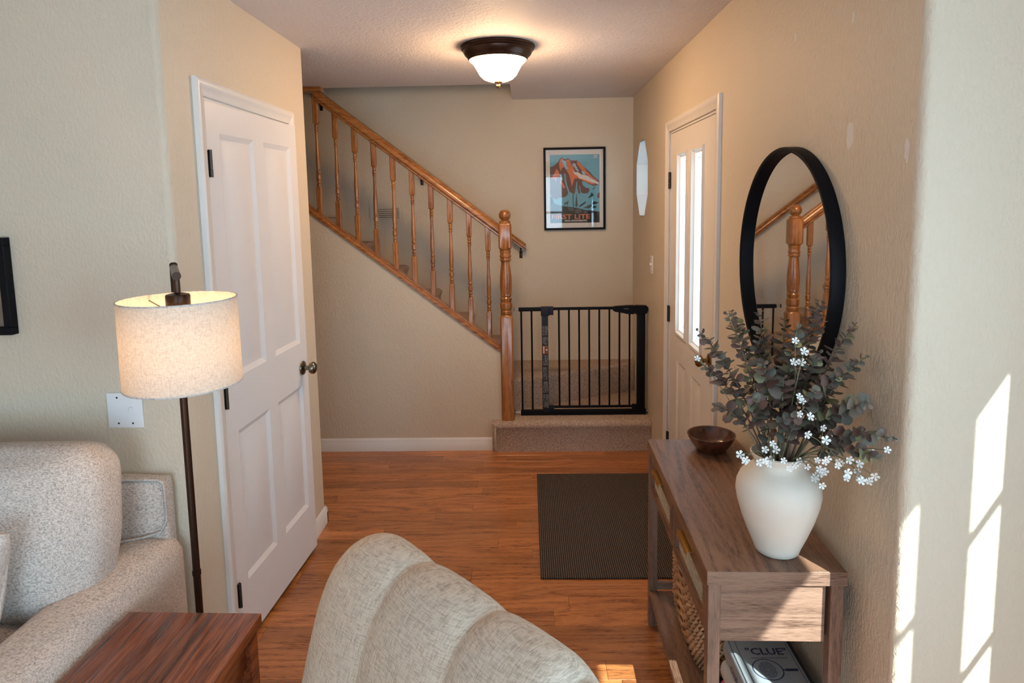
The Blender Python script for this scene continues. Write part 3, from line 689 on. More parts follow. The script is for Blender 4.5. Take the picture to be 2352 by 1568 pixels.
# ------------------------------------------------------------------ mirror
mr = thing('round_mirror', 'large round mirror with thin black metal frame', 'mirror', (XR, 2.034, 1.462))
MR = .364
bm = bmesh.new(); lathe(bm, [(MR - .016, -.010), (MR - .014, -.034), (MR - .010, -.037), (MR - .002, -.037), (MR, -.034), (MR, -.001), (MR - .016, -.001), (MR - .016, -.010)], 96, (0, 0, 0), 'X', cap=False)
fin('frame', bm, M_black, mr, 40)
bm = bmesh.new(); lathe(bm, [(MR - .012, -.013), (MR - .012, -.004)], 96, (0, 0, 0), 'X'); fin('mirror_glass', bm, M_mirror, mr, 30)

# ------------------------------------------------------------------ switches, vent
def switch_plate(name, label, loc, w, h, axis, toggles):
    s = thing(name, label, 'light switch', loc)
    f = (lambda u, d, v: (u, -d, v)) if axis == 'y' else (lambda u, d, v: (-d, u, v))
    bm = bmesh.new(); box(bm, -w / 2, w / 2, 0.0005, .006, -h / 2, h / 2, .002)
    for v in bm.verts: v.co = Vector(f(v.co.x, v.co.y, v.co.z))
    fin('plate', bm, M_plate, s)
    for tx in toggles:
        bm = bmesh.new(); box(bm, tx - .005, tx + .005, .005, .017, -.004, .012, .002)
        for v in bm.verts: v.co = Vector(f(v.co.x, v.co.y, v.co.z))
        fin('toggle', bm, M_plate, s)
    for tx in ([-.023, .023] if len(toggles) != 1 or w > .1 else [0]):
        for tz in (-.042, .042):
            bm = bmesh.new(); lathe(bm, [(.0032, .0055), (.0032, .0066)], 10, (0, 0, 0), 'Y')
            for v in bm.verts: v.co = Vector(f(v.co.x + tx, v.co.y, v.co.z + tz))
            fin('screw', bm, M_hinge, s)
    return s
switch_plate('light_switch', 'white double light switch plate behind the floor lamp', (-1.292, YFL, 1.036), .114, .114, 'y', (.023,))
switch_plate('light_switch', 'small single light switch beside the front door', (XR, 4.255, 1.254), .070, .116, 'x', (0,))
vt = thing('wall_vent', 'beige louvred vent on the rear wall behind the balusters', 'vent', (-1.085, YB, 1.605))
bm = bmesh.new(); plate(bm, rect(-.125, .125, -.07, .07), [rect(-.10, .10, -.045, .045)], lambda u, v, d: (u, -.001 - d, v), .011); fin('vent_frame', bm, M_wall, vt)
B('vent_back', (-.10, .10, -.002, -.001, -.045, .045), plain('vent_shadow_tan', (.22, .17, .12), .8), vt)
for k in range(6):
    z = -.04 + k * .0155
    bm = bmesh.new(); prism(bm, [(-.003, z + .006), (-.009, z - .004), (-.0105, z - .003), (-.0045, z + .007)], -.10, .10, lambda u, v, d: (d, u, v)); fin('louvre', bm, M_wall, vt)

# ------------------------------------------------------------------ ceiling light
cl = thing('ceiling_light', 'bronze flush ceiling light with glowing frosted bowl', 'ceiling light', (-.133, 3.325, CE))
bm = bmesh.new(); lathe(bm, [(.06, -.0005), (.183, -.0005), (.186, -.006), (.183, -.012), (.179, -.013), (.180, -.019), (.174, -.024), (.171, -.025), (.170, -.032), (.162, -.046), (.152, -.054), (.150, -.058), (.146, -.066), (.141, -.069), (.138, -.062), (.06, -.03)], 64, cap=False); fin('pan', bm, M_bronze, cl, 40)
bm = bmesh.new(); lathe(bm, [(.139, -.060), (.141, -.067), (.136, -.074), (.126, -.082), (.114, -.098), (.103, -.118), (.090, -.141), (.072, -.158), (.050, -.167), (.025, -.171), (.004, -.172)], 64); fin('glass_bowl', bm, M_bowl_light, cl, 60)
bm = bmesh.new(); lathe(bm, [(.003, -.1715), (.020, -.172), (.019, -.176), (.008, -.179), (.006, -.183), (.010, -.187), (.0115, -.193), (.009, -.200), (.003, -.204)], 24); fin('finial', bm, M_brass, cl, 50)

# ------------------------------------------------------------------ rug
bm = bmesh.new(); box(bm, .037, .785, 2.745, 3.865, .0008, .009, .003)
tag(fin('door_mat', bm, M_rug), 'dark brown ribbed door mat on the oak floor', 'mat')

# ------------------------------------------------------------------ console table
# local frame: x across (0 = front edge), y along the wall, origin at near front corner
cn = thing('console_table', 'walnut console table with rattan drawers against the right wall', 'console table', (.436, 1.546, 0), R(-1.1))
CW, CLN, CT = .343, .912, .752
CB = lambda n, d, m=M_con, p=cn, bv=.0015: B(n, d, m, p, bv, 1)
ins = .004
CB('tabletop', (0, CW, 0, CLN, .716, CT), M_con)
B('end_trim', (0, CW, -.0012, 0, .7165, CT - .0005), M_conx, cn)
for (a, b) in ((ins, .036), (CW - .036, CW - ins)):
    for (c, d) in ((ins, .036), (CLN - .036, CLN - ins)): CB('leg', (a, b, c, d, 0, .716), M_conz)
CB('end_panel', (.036, CW - .036 - .008, .016, .030, .555, .716), M_conx); CB('end_panel', (.036, CW - .036, CLN - .030, CLN - .016, .555, .716), M_conx)
CB('back_panel', (CW - .020, CW - .008, .036, CLN - .036, .555, .716)); CB('case_bottom', (.036, CW - .02, .03, CLN - .03, .555, .567))
CB('centre_stile', (.010, .032, CLN / 2 - .014, CLN / 2 + .014, .555, .716), M_conz); CB('front_rail', (.012, .030, .036, CLN - .036, .706, .716))
for (a, b) in ((.040, CLN / 2 - .017), (CLN / 2 + .017, CLN - .040)):
    dr = CB('drawer', (.022, .030, a, b, .560, .704))
    bm = bmesh.new(); plate(bm, rect(a, b, .560, .704), [rect(a + .035, b - .035, .592, .672)], lambda u, v, d: (.022 - d, u, v), .014); fin('drawer_frame', bm, M_con, dr)
    B('rattan_panel', (.017, .0218, a + .034, b - .034, .591, .673), M_rattan, dr)
    m_ = (a + b) / 2
    bm = bmesh.new(); box(bm, -.012, .012, m_ - .062, m_ + .062, .7015, .7035, .0005, 1); box(bm, -.0125, -.0105, m_ - .062, m_ + .062, .690, .7035, .0005, 1); fin('pull', bm, M_gold, dr)
CB('shelf', (ins, CW - ins, .036, CLN - .036, .132, .150)); CB('side_rail', (.036, CW - .036, ins + .006, .030, .150, .178), M_conx); CB('side_rail', (.036, CW - .036, CLN - .030, CLN - ins - .006, .150, .178), M_conx)

# bowl on console
bw = thing('wooden_bowl', 'dark wooden bowl at the far end of the console', 'bowl', (.668, 2.345, CT))
bm = bmesh.new(); lathe(bm, [(.002, .0005), (.046, .0005), (.052, .004), (.066, .022), (.080, .044), (.087, .060), (.086, .0625), (.082, .061), (.074, .043), (.060, .024), (.044, .012), (.002, .010)], 48); fin('bowl_body', bm, M_bowl, bw, 45)

# basket on the shelf
bk = thing('wicker_basket', 'woven water-hyacinth basket on the lower console shelf', 'basket', (.612, 2.115, .1515))
def sup(t, a, b, n=3.2):
    c, s = math.cos(t), math.sin(t); return (a * math.copysign(abs(c) ** (2 / n), c), b * math.copysign(abs(s) ** (2 / n), s))
NR = 15
for k in range(NR):
    z = .014 + k * .0232; grow = 1 - .22 * max(0, (1 - k / 5)) ** 2 + .02 * (k / NR)
    a, b = .100 * grow, .215 * grow
    bm = bmesh.new(); turns = 22; segs = turns * 8
    for ph in (0, math.pi):
        rings = []
        for i in range(segs):
            t = 2 * math.pi * i / segs; px, py = sup(t, a, b)
            n_ = Vector((px / a / a, py / b / b, 0)).normalized(); q_ = t * turns + ph + k * .9
            c_ = Vector((px, py, z)) + n_ * (.0055 * math.cos(q_)) + Vector((0, 0, .0075 * math.sin(q_)))
            rr = .0068 + .0012 * math.sin(t * 7 + k * 2.1)
            rings.append([bm.verts.new(c_ + (n_ * math.cos(2 * math.pi * e / 5) * .8 + Vector((0, 0, 1)) * math.sin(2 * math.pi * e / 5)) * rr) for e in range(5)])
        for i in range(segs):
            A, Bq = rings[i], rings[(i + 1) % segs]
            for e in range(5): bm.faces.new((A[e], A[(e + 1) % 5], Bq[(e + 1) % 5], Bq[e]))
    fin('woven_row', bm, M_wicker, bk, 60)
bm = bmesh.new(); prism(bm, [sup(2 * math.pi * i / 40, .075, .165) for i in range(40)], 0, .012); fin('basket_base', bm, M_wicker, bk)

# boxed games on the shelf
def bookbox(name, label, x0, x1, y0, y1, z0, z1, cover, spine, txt=None):
    t = thing(name, label, 'game box', (x0, y0, z0))
    W, D, H = x1 - x0, y1 - y0, z1 - z0
    bm = bmesh.new()
    prism(bm, [(W, 0)] + [(W, H)] + [(.016, H)] + [(.016 - .016 * math.sin(R(a)), H / 2 + H / 2 * math.cos(R(a))) for a in (20, 45, 70, 90, 110, 135, 160)] + [(.016, 0)], 0, D, lambda u, v, d: (u, d, v))
    bmesh.ops.recalc_face_normals(bm, faces=bm.faces[:])
    for f in bm.faces: f.material_index = 1 if f.calc_center_median().x < .015 else 0
    fin('box_body', bm, [cover, spine], t, 50)
    return t, W, D, H
c1, c2, c3 = flat('pale_grey_print', (.31, .33, .34), .45), flat('cream_print', (.62, .57, .50), .5), flat('pink_print', (.70, .10, .22), .5)
ink = flat('dark_ink', (.018, .018, .03), .5); ink2 = flat('navy_ink', (.022, .024, .075), .5)
t, W, D, H = bookbox('game_box', 'grey game box printed CLUE, topmost of the stack on the shelf', .578, .774, 1.600, 1.868, .278, .340, c1, c1)
bm = bmesh.new()
def Q(x0, x1, y0, y1, mi): 
    f = bm.faces.new([bm.verts.new((a, b, H + .0004)) for a, b in ((x0, y0), (x1, y0), (x1, y1), (x0, y1))]); f.material_index = mi
Q(.012, .0135, 0, D, 0); Q(.030, .0315, 0, D, 0); Q(W - .018, W - .0165, 0, D, 0); Q(W - .010, W, 0, D, 0)
T = lambda x, y: (lambda u, v: (x + u, y + v, H + .0005))
cx = .111
text_bm(bm, '"CLUE"', .040, T(cx, .200), 'CENTER', sx=.98, bold=.0007, mi=1)
for k in range(22): Q(cx - .054 + k * .0048, cx - .054 + k * .0048 + .0034, .184, .1865, 0)
# magnifying glass
cyx, cyy = .089, .138
n = 36
for (ra, rb, mi) in ((.043, .040, 1),):
    for i in range(n):
        a, b = 2 * math.pi * i / n, 2 * math.pi * (i + 1) / n
        f = bm.faces.new([bm.verts.new((cyx + r * math.cos(t_) , cyy + r * math.sin(t_) , H + .0005)) for r, t_ in ((ra, a), (ra, b), (rb, b), (rb, a))]); f.material_index = mi
for ri in range(7):
    ra = .004 + ri * .0036; rb = ra + .0022
    for i in range(n):
        if (i * 7 + ri * 5) % 11 == 0: continue
        a, b = 2 * math.pi * i / n, 2 * math.pi * (i + 1) / n
        f = bm.faces.new([bm.verts.new((cyx + r * .85 * math.cos(t_), cyy + r * 1.15 * math.sin(t_), H + .0005)) for r, t_ in ((ra, a), (ra, b), (rb, b), (rb, a))]); f.material_index = 2
Q(cyx + .043, cyx + .050, cyy - .004, cyy + .001, 1); Q(cyx + .050, cyx + .084, cyy - .006, cyy + .004, 1)
fin('cover_print', bm, [ink, ink2, flat('fingerprint_ink', (.12, .13, .17))], t, 0)
bm = bmesh.new(); text_bm(bm, 'CLUE', .026, lambda u, v: (-.0006, .190 - u, .020 + v), bold=.0005); fin('spine_lettering', bm, ink2, t, 0)
bookbox('game_box', 'cream game box directly under the grey CLUE box', .570, .772, 1.602, 1.862, .2155, .277, c2, c2)
bookbox('game_box', 'pink game box at the bottom of the shelf stack', .566, .770, 1.604, 1.858, .1505, .2145, c3, c3)

# ------------------------------------------------------------------ vase and arrangement
VX, VY = .645, 1.648
vs_ = thing('vase', 'chalky white shouldered vase on the console table', 'vase', (VX, VY, CT))
bm = bmesh.new()
lathe(bm, [(.002, .0005), (.050, .0005), (.055, .003), (.060, .018), (.074, .052), (.090, .095), (.1015, .135), (.106, .162), (.104, .184), (.096, .204), (.082, .219), (.069, .228), (.062, .236), (.061, .243), (.065, .253), (.071, .261), (.0715, .266), (.068, .268), (.058, .252), (.056, .238), (.066, .222), (.090, .19), (.095, .14), (.05, .02), (.002, .015)], 72)
fin('vase_body', bm, M_vase, vs_, 60)
# shared leaf meshes
def leaf_mesh(w_, l_):
    bm = bmesh.new(); n = 8
    c0 = bm.verts.new((0, 0, 0)); rim = []
    for i in range(n):
        a = math.pi * (i + .5) / n * 2 - math.pi / 2
        x = w_ * math.cos(a) ; y = l_ * (.5 + .5 * math.sin(a)) + .003
        rim.append(bm.verts.new((x, y, .22 * abs(x) + .10 * y)))
    cen = bm.verts.new((0, l_ * .5, -.0004))
    for i in range(n): bm.faces.new((cen, rim[i], rim[(i + 1) % n]))
    bm.faces.new((c0, rim[0], rim[-1]))
    o = fin('leaf', bm, M_leaf, None, 180); me = o.data; bpy.data.objects.remove(o); return me
LEAVES = [leaf_mesh(.0125, .025), leaf_mesh(.0145, .027), leaf_mesh(.0170, .030), leaf_mesh(.0090, .022)]
def bez(p0, p1, p2, t): return p0 * (1 - t) ** 2 + p1 * 2 * t * (1 - t) + p2 * t * t
def frame(t, side):
    t = t.normalized(); s = side - t * side.dot(t); s.normalize(); return t, s, t.cross(s)
def branch(tip, off, big=1.0, t0=.38, dens=1.0, lift=.5):
    base = Vector((VX + off[0] * .3, VY + off[1] * .3, CT + .06)); mouth = Vector((VX + off[0], VY + off[1], CT + .264)); tip = Vector(tip)
    t = thing('eucalyptus_branch', 'grey-green and plum eucalyptus branch in the white vase', 'branch', tuple(mouth), 0, 'eucalyptus branches in the vase')
    mid = mouth * .45 + tip * .55 + Vector(((mouth.x - tip.x) * .12, (mouth.y - tip.y) * .12, lift * .09))
    pts = [base] + [bez(mouth, mid, tip, k / 12) for k in range(13)]
    bm = bmesh.new(); n = len(pts); tube(bm, [p - mouth for p in pts], [.0026 - .0018 * k / n for k in range(n)], 6)
    fin('stem', bm, random.choice((M_stem, M_stem, M_gstem)), t, 60)
    Lb = (tip - mouth).length; k = t0; i = 0; ang = random.uniform(0, 3)
    while k < .995:
        p = bez(mouth, mid, tip, k); d = bez(mouth, mid, tip, min(1, k + .02)) - bez(mouth, mid, tip, k - .02)
        tt, s, u = frame(d, Vector((math.cos(ang), math.sin(ang), .25)))
        for sg in (-1, 1):
            dr = (s * sg + tt * random.uniform(.3, .8)).normalized(); side = tt.cross(dr).normalized(); up = side.cross(dr)
            sc = big * random.uniform(.8, 1.15) * (1.0 if k < .8 else 1.0 - (k - .8) * 2.6)
            lf = link('leaf', random.choice(LEAVES if k < .9 else LEAVES[3:]), t)
            Mx = Matrix(((side.x, dr.x, up.x, 0), (side.y, dr.y, up.y, 0), (side.z, dr.z, up.z, 0), (0, 0, 0, 1))) @ Matrix.Rotation(random.uniform(-.7, .7), 4, 'Y')
            lf.matrix_local = Matrix.Translation(p - mouth) @ Mx @ Matrix.Scale(sc, 4)
        k += random.uniform(.013, .018) / Lb / dens; ang += 1.57 + random.uniform(-.4, .4); i += 1
    return t
OUT = 'grey-green and plum eucalyptus branch in the white vase'
BR = [  # tip, offset in the mouth, label, leaf size
    ((.415, 1.60, 1.355), (-.035, -.01), 'plum-tipped eucalyptus branch reaching far left across the front door'), ((.492, 1.62, 1.395), (-.03, .01), 'thin upright eucalyptus branch just left of the mirror'),
    ((.545, 1.75, 1.375), (-.02, .03), None), ((.60, 1.70, 1.385), (-.01, .02), None), ((.655, 1.58, 1.375), (0, -.01), None),
    ((.712, 1.60, 1.425), (.015, -.01), 'tallest eucalyptus branch with yellow-green leaves over the mirror'), ((.738, 1.63, 1.42), (.02, .01), None),
    ((.762, 1.51, 1.385), (.03, -.01), 'eucalyptus branch leaning right past the mirror frame, upper one'), ((.768, 1.47, 1.315), (.035, -.02), 'eucalyptus branch leaning right past the mirror frame, lower one'),
    ((.772, 1.345, 1.165), (.04, -.03), 'eucalyptus branch reaching farthest right against the wall'), ((.760, 1.38, 1.105), (.035, -.04), 'drooping eucalyptus branch low on the right above the white flowers'),
    ((.455, 1.585, 1.165), (-.045, -.01), 'eucalyptus branch pointing left above the wooden bowl'), ((.435, 1.62, 1.26), (-.04, .0), 'eucalyptus branch crossing the brass door knob'),
    ((.60, 1.52, 1.25), (-.01, -.03), None), ((.665, 1.49, 1.23), (.005, -.035), None), ((.555, 1.54, 1.29), (-.02, -.02), None), ((.72, 1.50, 1.26), (.02, -.03), None), ((.64, 1.56, 1.33), (0, .0), None), ((.69, 1.75, 1.35), (.01, .035), None), ((.735, 1.47, 1.18), (.03, -.03), None),
    ((.53, 1.53, 1.20), (-.03, -.03), None), ((.62, 1.50, 1.16), (-.01, -.035), None), ((.69, 1.53, 1.31), (.01, -.01), None), ((.585, 1.66, 1.31), (-.02, .01), None), ((.75, 1.42, 1.22), (.035, -.03), None)]
for i, (tp, of, lb) in enumerate(BR):
    inner = i >= 13
    t = branch(tp, of, .95 if not inner else 1.05, .34 if not inner else (.22, .32)[i % 2], 1.05 if not inner else 1.12)
    t['label'] = lb or 'grey-green and plum eucalyptus branch in the crowded middle of the vase'
bm = bmesh.new()
for k in range(5):
    a = 2 * math.pi * k / 5
    c = bm.verts.new((0, 0, 0)); pts = [bm.verts.new((r * math.cos(a + t_), r * math.sin(a + t_), h_)) for r, t_, h_ in ((.0052, -.45, .0012), (.0098, -.42, .003), (.0115, 0, .0028), (.0098, .42, .003), (.0052, .45, .0012))]
    bm.faces.new([c] + pts)
o = fin('flower', bm, M_petal, None, 0); FL = o.data; bpy.data.objects.remove(o)
def spray(center, off, n, spread):
    mouth = Vector((VX + off[0], VY + off[1], CT + .264)); base = Vector((VX + off[0] * .3, VY + off[1] * .3, CT + .10)); center = Vector(center)
    t = thing('flower_spray', 'spray of small white five-petalled flowers in the vase', 'flowers', tuple(mouth), 0, 'white flower sprays in the vase')
    mid = mouth * .5 + center * .5 + Vector((0, 0, .03))
    bm = bmesh.new(); pts = [base] + [bez(mouth, mid, center, k / 8) for k in range(9)]
    tube(bm, [p - mouth for p in pts], .0012, 5); ends = []
    for k in range(n):
        s0 = bez(mouth, mid, center, random.uniform(.6, .98)); e = center + Vector([random.gauss(0, spread) for _ in range(3)])
        e.x = min(e.x, XR - .02)
        tube(bm, [s0 - mouth, (s0 + e) / 2 - mouth + Vector((0, 0, .004)), e - mouth], .0008, 4); ends.append(e)
    fin('stem', bm, M_gstem, t, 60)
    for e in ends:
        f = link('flower', FL, t, e - mouth)
        f.rotation_euler = Vector((random.uniform(-.5, .4) + (e.x - VX) * 1.5 * 0, -1, random.uniform(-.1, .9))).to_track_quat('Z', 'Y').to_euler(); s_ = random.uniform(.7, 1.0); f.scale = (s_, s_, s_)
    return t
SP = (((.535, 1.56, 1.045), (-.045, -.03), 4, .016, 'white flower spray dangling left over the wooden bowl'), ((.585, 1.535, 1.07), (-.035, -.03), 3, .018, None), ((.70, 1.47, 1.095), (.02, -.045), 10, .024, 'fullest white flower cluster right of the vase centre'), ((.665, 1.53, 1.03), (.01, -.05), 4, .018, None),
      ((.772, 1.475, 1.050), (.05, -.02), 5, .015, 'white flower spray hanging farthest right beside the wall'), ((.702, 1.535, 1.008), (.03, -.055), 7, .012, 'tight bunch of white flowers drooping over the vase rim'),
      ((.635, 1.50, 1.31), (0, -.02), 4, .018, 'white flower spray highest in front of the mirror'), ((.42, 1.62, 1.285), (-.05, 0), 1, .006, 'single white flower left of the brass door knob'), ((.625, 1.46, 1.20), (-.01, -.04), 4, .018, None), ((.765, 1.43, 1.10), (.04, -.03), 3, .016, None), ((.60, 1.575, 1.025), (-.03, -.05), 4, .013, None), ((.735, 1.49, 1.04), (.04, -.04), 4, .02, None))
for c_, of, n_, sp, lb in SP:
    spray(c_, of, n_, sp)['label'] = lb or 'small white flower spray low in the middle of the vase'

# ------------------------------------------------------------------ floor lamp
PXL, PYL = -.990, 1.795
lp = thing('floor_lamp', 'bronze floor lamp with a lit oatmeal linen drum shade', 'floor lamp', (PXL, PYL, 0))
SX, SY = .118, -.205
bm = bmesh.new(); lathe(bm, [(.002, .0005), (.098, .0005), (.10, .004), (.10, .016), (.095, .020), (.02, .024), (.012, .03)], 48); fin('base', bm, M_bronze, lp, 40)
bm = bmesh.new(); lathe(bm, [(.0105, .02), (.0105, 1.520), (.006, 1.524)], 20); fin('pole', bm, M_bronze, lp, 40)
bm = bmesh.new(); dv = Vector((SX, SY, 0)).normalized(); tube(bm, [Vector((0, 0, 1.509)) - dv * .018, Vector((SX, SY, 1.509)) + dv * .022], .0105, 18); fin('arm', bm, M_bronze, lp, 40)
bm = bmesh.new(); lathe(bm, [(.0075, 1.46), (.0075, 1.508)], 16, (SX, SY, 0)); fin('drop_rod', bm, M_bronze, lp, 40)
bm = bmesh.new(); lathe(bm, [(.0275, 1.420), (.0285, 1.423), (.0285, 1.458), (.0265, 1.462), (.006, 1.467)], 28, (SX, SY, 0)); fin('socket_cap', bm, M_bronze, lp, 40)
bm = bmesh.new(); lathe(bm, [(.034, 1.400), (.035, 1.404), (.030, 1.420), (.020, 1.420)], 28, (SX, SY, 0)); fin('socket_ring', bm, M_nickel, lp, 40)
r0, r1, z0, z1 = .1375, .1365, 1.236, 1.450
bm = bmesh.new(); lathe(bm, [(r0, z0), (r1, z1), (r1 - .0025, z1), (r0 - .0025, z0), (r0, z0)], 72, (SX, SY, 0), cap=False); sh = fin('lamp_shade', bm, M_shade, lp, 50)
for rr, zz in ((r0 - .001, z0), (r1 - .001, z1)):
    bm = bmesh.new(); tube(bm, [(SX + rr * math.cos(2 * math.pi * k / 64), SY + rr * math.sin(2 * math.pi * k / 64), zz) for k in range(65)], .0022, 6, False); fin('rim', bm, M_pillow, sh, 60)
bm = bmesh.new()
for k in range(3):
    a = 2 * math.pi * k / 3 + .5; tube(bm, [(SX + .03 * math.cos(a), SY + .03 * math.sin(a), 1.411), (SX + r1 * .985 * math.cos(a), SY + r1 * .985 * math.sin(a), 1.437)], .0017, 6)
fin('spider', bm, M_nickel, lp, 60)
bm = bmesh.new(); lathe(bm, [(.003, 1.288), (.018, 1.295), (.027, 1.312), (.029, 1.328), (.024, 1.350), (.015, 1.373), (.013, 1.402)], 24, (SX, SY, 0)); fin('bulb', bm, emit('lit_bulb', (1.0, .66, .38), 34.0), lp, 60)
bm = bmesh.new(); lathe(bm, [(.0125, .60), (.0125, .612)], 16); fin('pole_joint', bm, M_bronze, lp, 40)

# ------------------------------------------------------------------ sofa
sf = thing('sofa', 'oatmeal tweed sofa against the left wall', 'sofa', (0, 0, 0))
bm = bmesh.new(); soft(bm, (-2.12, 1.50, .245), (1.00, .45, .205), .03, 10); fin('sofa_base', bm, M_sofa, sf, 60)
bm = bmesh.new(); soft(bm, (-2.145, 1.957, .533), (1.0, .030, .302), .018, 14, (0, .004, .002)); fin('backrest', bm, M_sofa, sf, 60)
def armbend(q, p): return Vector((q.x, q.y, q.z + (.018 * (1 - p.x ** 2) if p.z > 0 else 0)))
for xa in (-1.213, -3.04):
    bm = bmesh.new(); soft(bm, (xa, 1.505, .33), (.105, .470, .298), .045, 14, (.006, 0, .004), armbend); fin('arm', bm, M_sofa, sf, 60)
bm = bmesh.new(); soft(bm, (-1.80, 1.42, .505), (.47, .34, .08), .05, 12, (0, .01, .02)); fin('seat_cushion', bm, M_sofa, sf, 60)
bm = bmesh.new(); soft(bm, (-2.62, 1.42, .505), (.34, .34, .08), .05, 12, (0, .01, .02)); fin('seat_cushion', bm, M_sofa, sf, 60)
def cushbend(q, p):
    e = 1 - p.x ** 4
    q = Vector((q.x + (.03 * (p.z * .5 + .1) * -p.x), q.y, q.z + .012 * p.x if p.z > .5 else q.z))
    q.x -= .035 * max(0, -p.z) * p.x
    return Matrix.Rotation(R(-13), 3, 'X') @ q
for xc, hw in ((-1.585, .385), (-2.39, .40)):
    bm = bmesh.new(); soft(bm, (xc, 1.735, .760), (hw, .105, .240), .075, 16, (.015, .075, .012), cushbend); fin('back_cushion', bm, M_sofa, sf, 60)
bm = bmesh.new()
tube(bm, [(-1.35, 1.928, .832), (-1.170, 1.928, .832), (-1.152, 1.928, .826), (-1.147, 1.928, .81), (-1.146, 1.928, .70), (-1.165, 1.925, .664), (-1.21, 1.915, .652), (-1.28, 1.90, .644)], .004, 8); fin('piping', bm, M_pillow, sf, 60)
# throw pillow at the left frame edge
bm = bmesh.new()
def pinch(q, p):
    k = (abs(p.x) * abs(p.z)) ** 2
    return Matrix.Rotation(R(-20), 3, 'X') @ Vector((q.x * (1 + .10 * k), q.y * (1 - .6 * k), q.z * (1 + .10 * k)))
soft(bm, (-1.495, 1.455, .735), (.195, .055, .155), .05, 14, (-.015, .06, -.015), pinch)
tag(fin('throw_pillow', bm, M_pillow, None, 60), 'grey linen throw pillow at the left edge on the sofa', 'pillow')

# ------------------------------------------------------------------ end table
et = thing('end_table', 'glossy cherry wood end table in front of the sofa arm', 'end table', (-.907, 1.412, 0), R(-1.2))
EB = lambda n, d, bv=.003, p=et: B(n, d, M_cherry, p, bv)
bw_ = .0603
for k in range(6): EB('top_board', (-.181 + k * bw_, -.181 + (k + 1) * bw_ - .0003, -.202, .202, .574, .600), .0008)
for sx_ in (-1, 1):
    for sy_ in (-1, 1): EB('leg', (sx_ * .150 - .022, sx_ * .150 + .022, sy_ * .168 - .022, sy_ * .168 + .022, 0, .574))
    EB('apron', (sx_ * .150 - .010, sx_ * .150 + .010, -.146, .146, .485, .574)); 
    bm = bmesh.new(); box(bm, -.128, .128, sx_ * .168 - .01, sx_ * .168 + .01, .485, .574, .003); fin('apron', bm, M_cherry, et)
EB('lower_shelf', (-.150, .150, -.15, .15, .16, .178))

# ------------------------------------------------------------------ recliner (faces the camera-left)
rc = thing('recliner_chair', 'grey-beige chenille recliner with padded channelled back', 'armchair', (-.215, 1.105, 0.004), math.atan2(-.72, .69))
# local x along the back's width (far-left -> near-right), local y towards the rear, z up
def back_profile(s):
    """s 0..1 from the lower front, over the top, to the lower rear: (y, z, weight of the padding)"""
    pts = [(-.16, .40, .5), (-.115, .52, 1), (-.085, .62, 1), (-.06, .72, 1), (-.03, .82, 1), (.005, .885, 1), (.05, .925, .9), (.10, .935, .7), (.145, .915, .4), (.175, .86, .15), (.185, .78, .05), (.17, .60, 0), (.14, .35, 0)]
    f = s * (len(pts) - 1); i = min(int(f), len(pts) - 2); t = f - i
    t = t
    p0, p1, p2, p3 = pts[max(0, i - 1)], pts[i], pts[i + 1], pts[min(len(pts) - 1, i + 2)]
    return [0.5 * (2 * p1[k] + (p2[k] - p0[k]) * t + (2 * p0[k] - 5 * p1[k] + 4 * p2[k] - p3[k]) * t * t + (3 * p1[k] - p0[k] - 3 * p2[k] + p3[k]) * t ** 3) for k in range(3)]
HW = .37; seams = (-.37, -.135, .09, .31, .37)
bm = bmesh.new(); NU, NV = 96, 64; grid = []
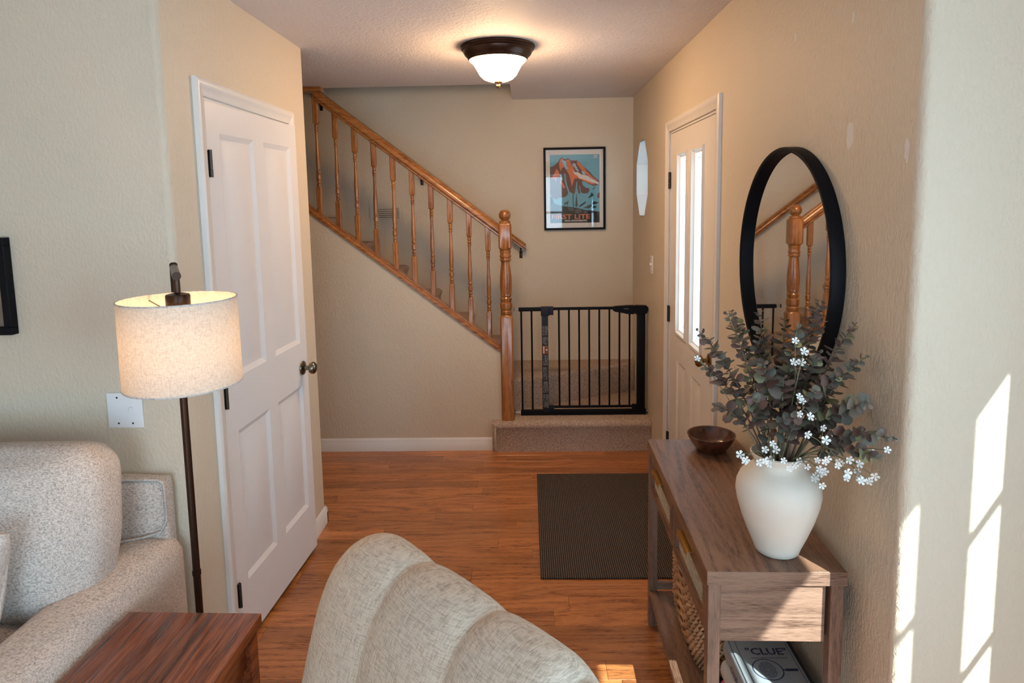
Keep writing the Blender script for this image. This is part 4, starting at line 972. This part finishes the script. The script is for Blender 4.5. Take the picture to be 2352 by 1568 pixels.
for i in range(NU + 1):
    u = -HW + 2 * HW * i / NU
    lob = 0
    for a, b in zip(seams, seams[1:]):
        if a <= u <= b: t = (u - a) / (b - a); lob = max(0, 1 - abs(2 * t - 1) ** 2.6) ** .5
    ed = min(1, max(0, (HW - abs(u)) / .12)); endf = math.sqrt(max(0, 1 - (1 - ed) ** 2))
    rowv = []
    for j in range(NV + 1):
        y, z, wgt = back_profile(j / NV)
        yc, zc = .04, .62
        pad = 1 + wgt * (.13 * lob - .075)
        y2, z2 = yc + (y - yc) * pad * (.45 + .55 * endf), zc + (z - zc) * (1 + wgt * (.085 * lob - .045)) * ((.70 + .30 * endf) if z > zc else 1)
        rowv.append(bm.verts.new((u + (.05 * (1 - (z - .4) / .55) * (u / HW)), y2, z2)))
    grid.append(rowv)
for i in range(NU):
    for j in range(NV): bm.faces.new((grid[i][j], grid[i + 1][j], grid[i + 1][j + 1], grid[i][j + 1]))
bm.faces.new([grid[0][j] for j in range(NV + 1)]); bm.faces.new([grid[NU][j] for j in range(NV, -1, -1)])
bm.faces.new([grid[i][0] for i in range(NU, -1, -1)] + [grid[i][NV] for i in range(NU + 1)])
fin('backrest', bm, M_recl, rc, 70)
bm = bmesh.new(); soft(bm, (0, -.24, .36), (.25, .24, .10), .06, 10, (0, .01, .03)); fin('seat_cushion', bm, M_recl, rc, 60)
for sx_ in (-1, 1):
    bm = bmesh.new(); soft(bm, (sx_ * .325, -.16, .30), (.07, .27, .22), .06, 10, (.01, .01, .015)); fin('arm', bm, M_recl, rc, 60)
bm = bmesh.new(); soft(bm, (0, -.15, .16), (.30, .36, .12), .03, 8); fin('chair_base', bm, M_recl, rc, 60)
bm = bmesh.new(); lathe(bm, [(.001, .0005), (.24, .0005), (.25, .006), (.25, .03), (.06, .04), (.05, .06)], 40, (0, -.12, 0)); fin('swivel_base', bm, M_black, rc, 40)

# ------------------------------------------------------------------ picture at the left edge
pf = thing('framed_picture', 'black framed dark picture at the left edge above the sofa', 'picture frame', (-1.80, YFL, 1.441))
bm = bmesh.new()
for (a, b, c, d) in ((-.187, .187, .128, .152), (-.187, .187, -.152, -.128), (-.187, -.163, -.128, .128), (.163, .187, -.128, .128)): box(bm, a, b, -.030, -.001, c, d, .0015, 1)
fin('frame', bm, M_black, pf)
B('photo', (-.165, .165, -.010, -.002, -.130, .130), plain('dark_brown_photo', (.10, .062, .042), .3, vary=.4), pf)
B('glass', (-.164, .164, -.014, -.0125, -.129, .129), MATS['picture_glass'], pf)
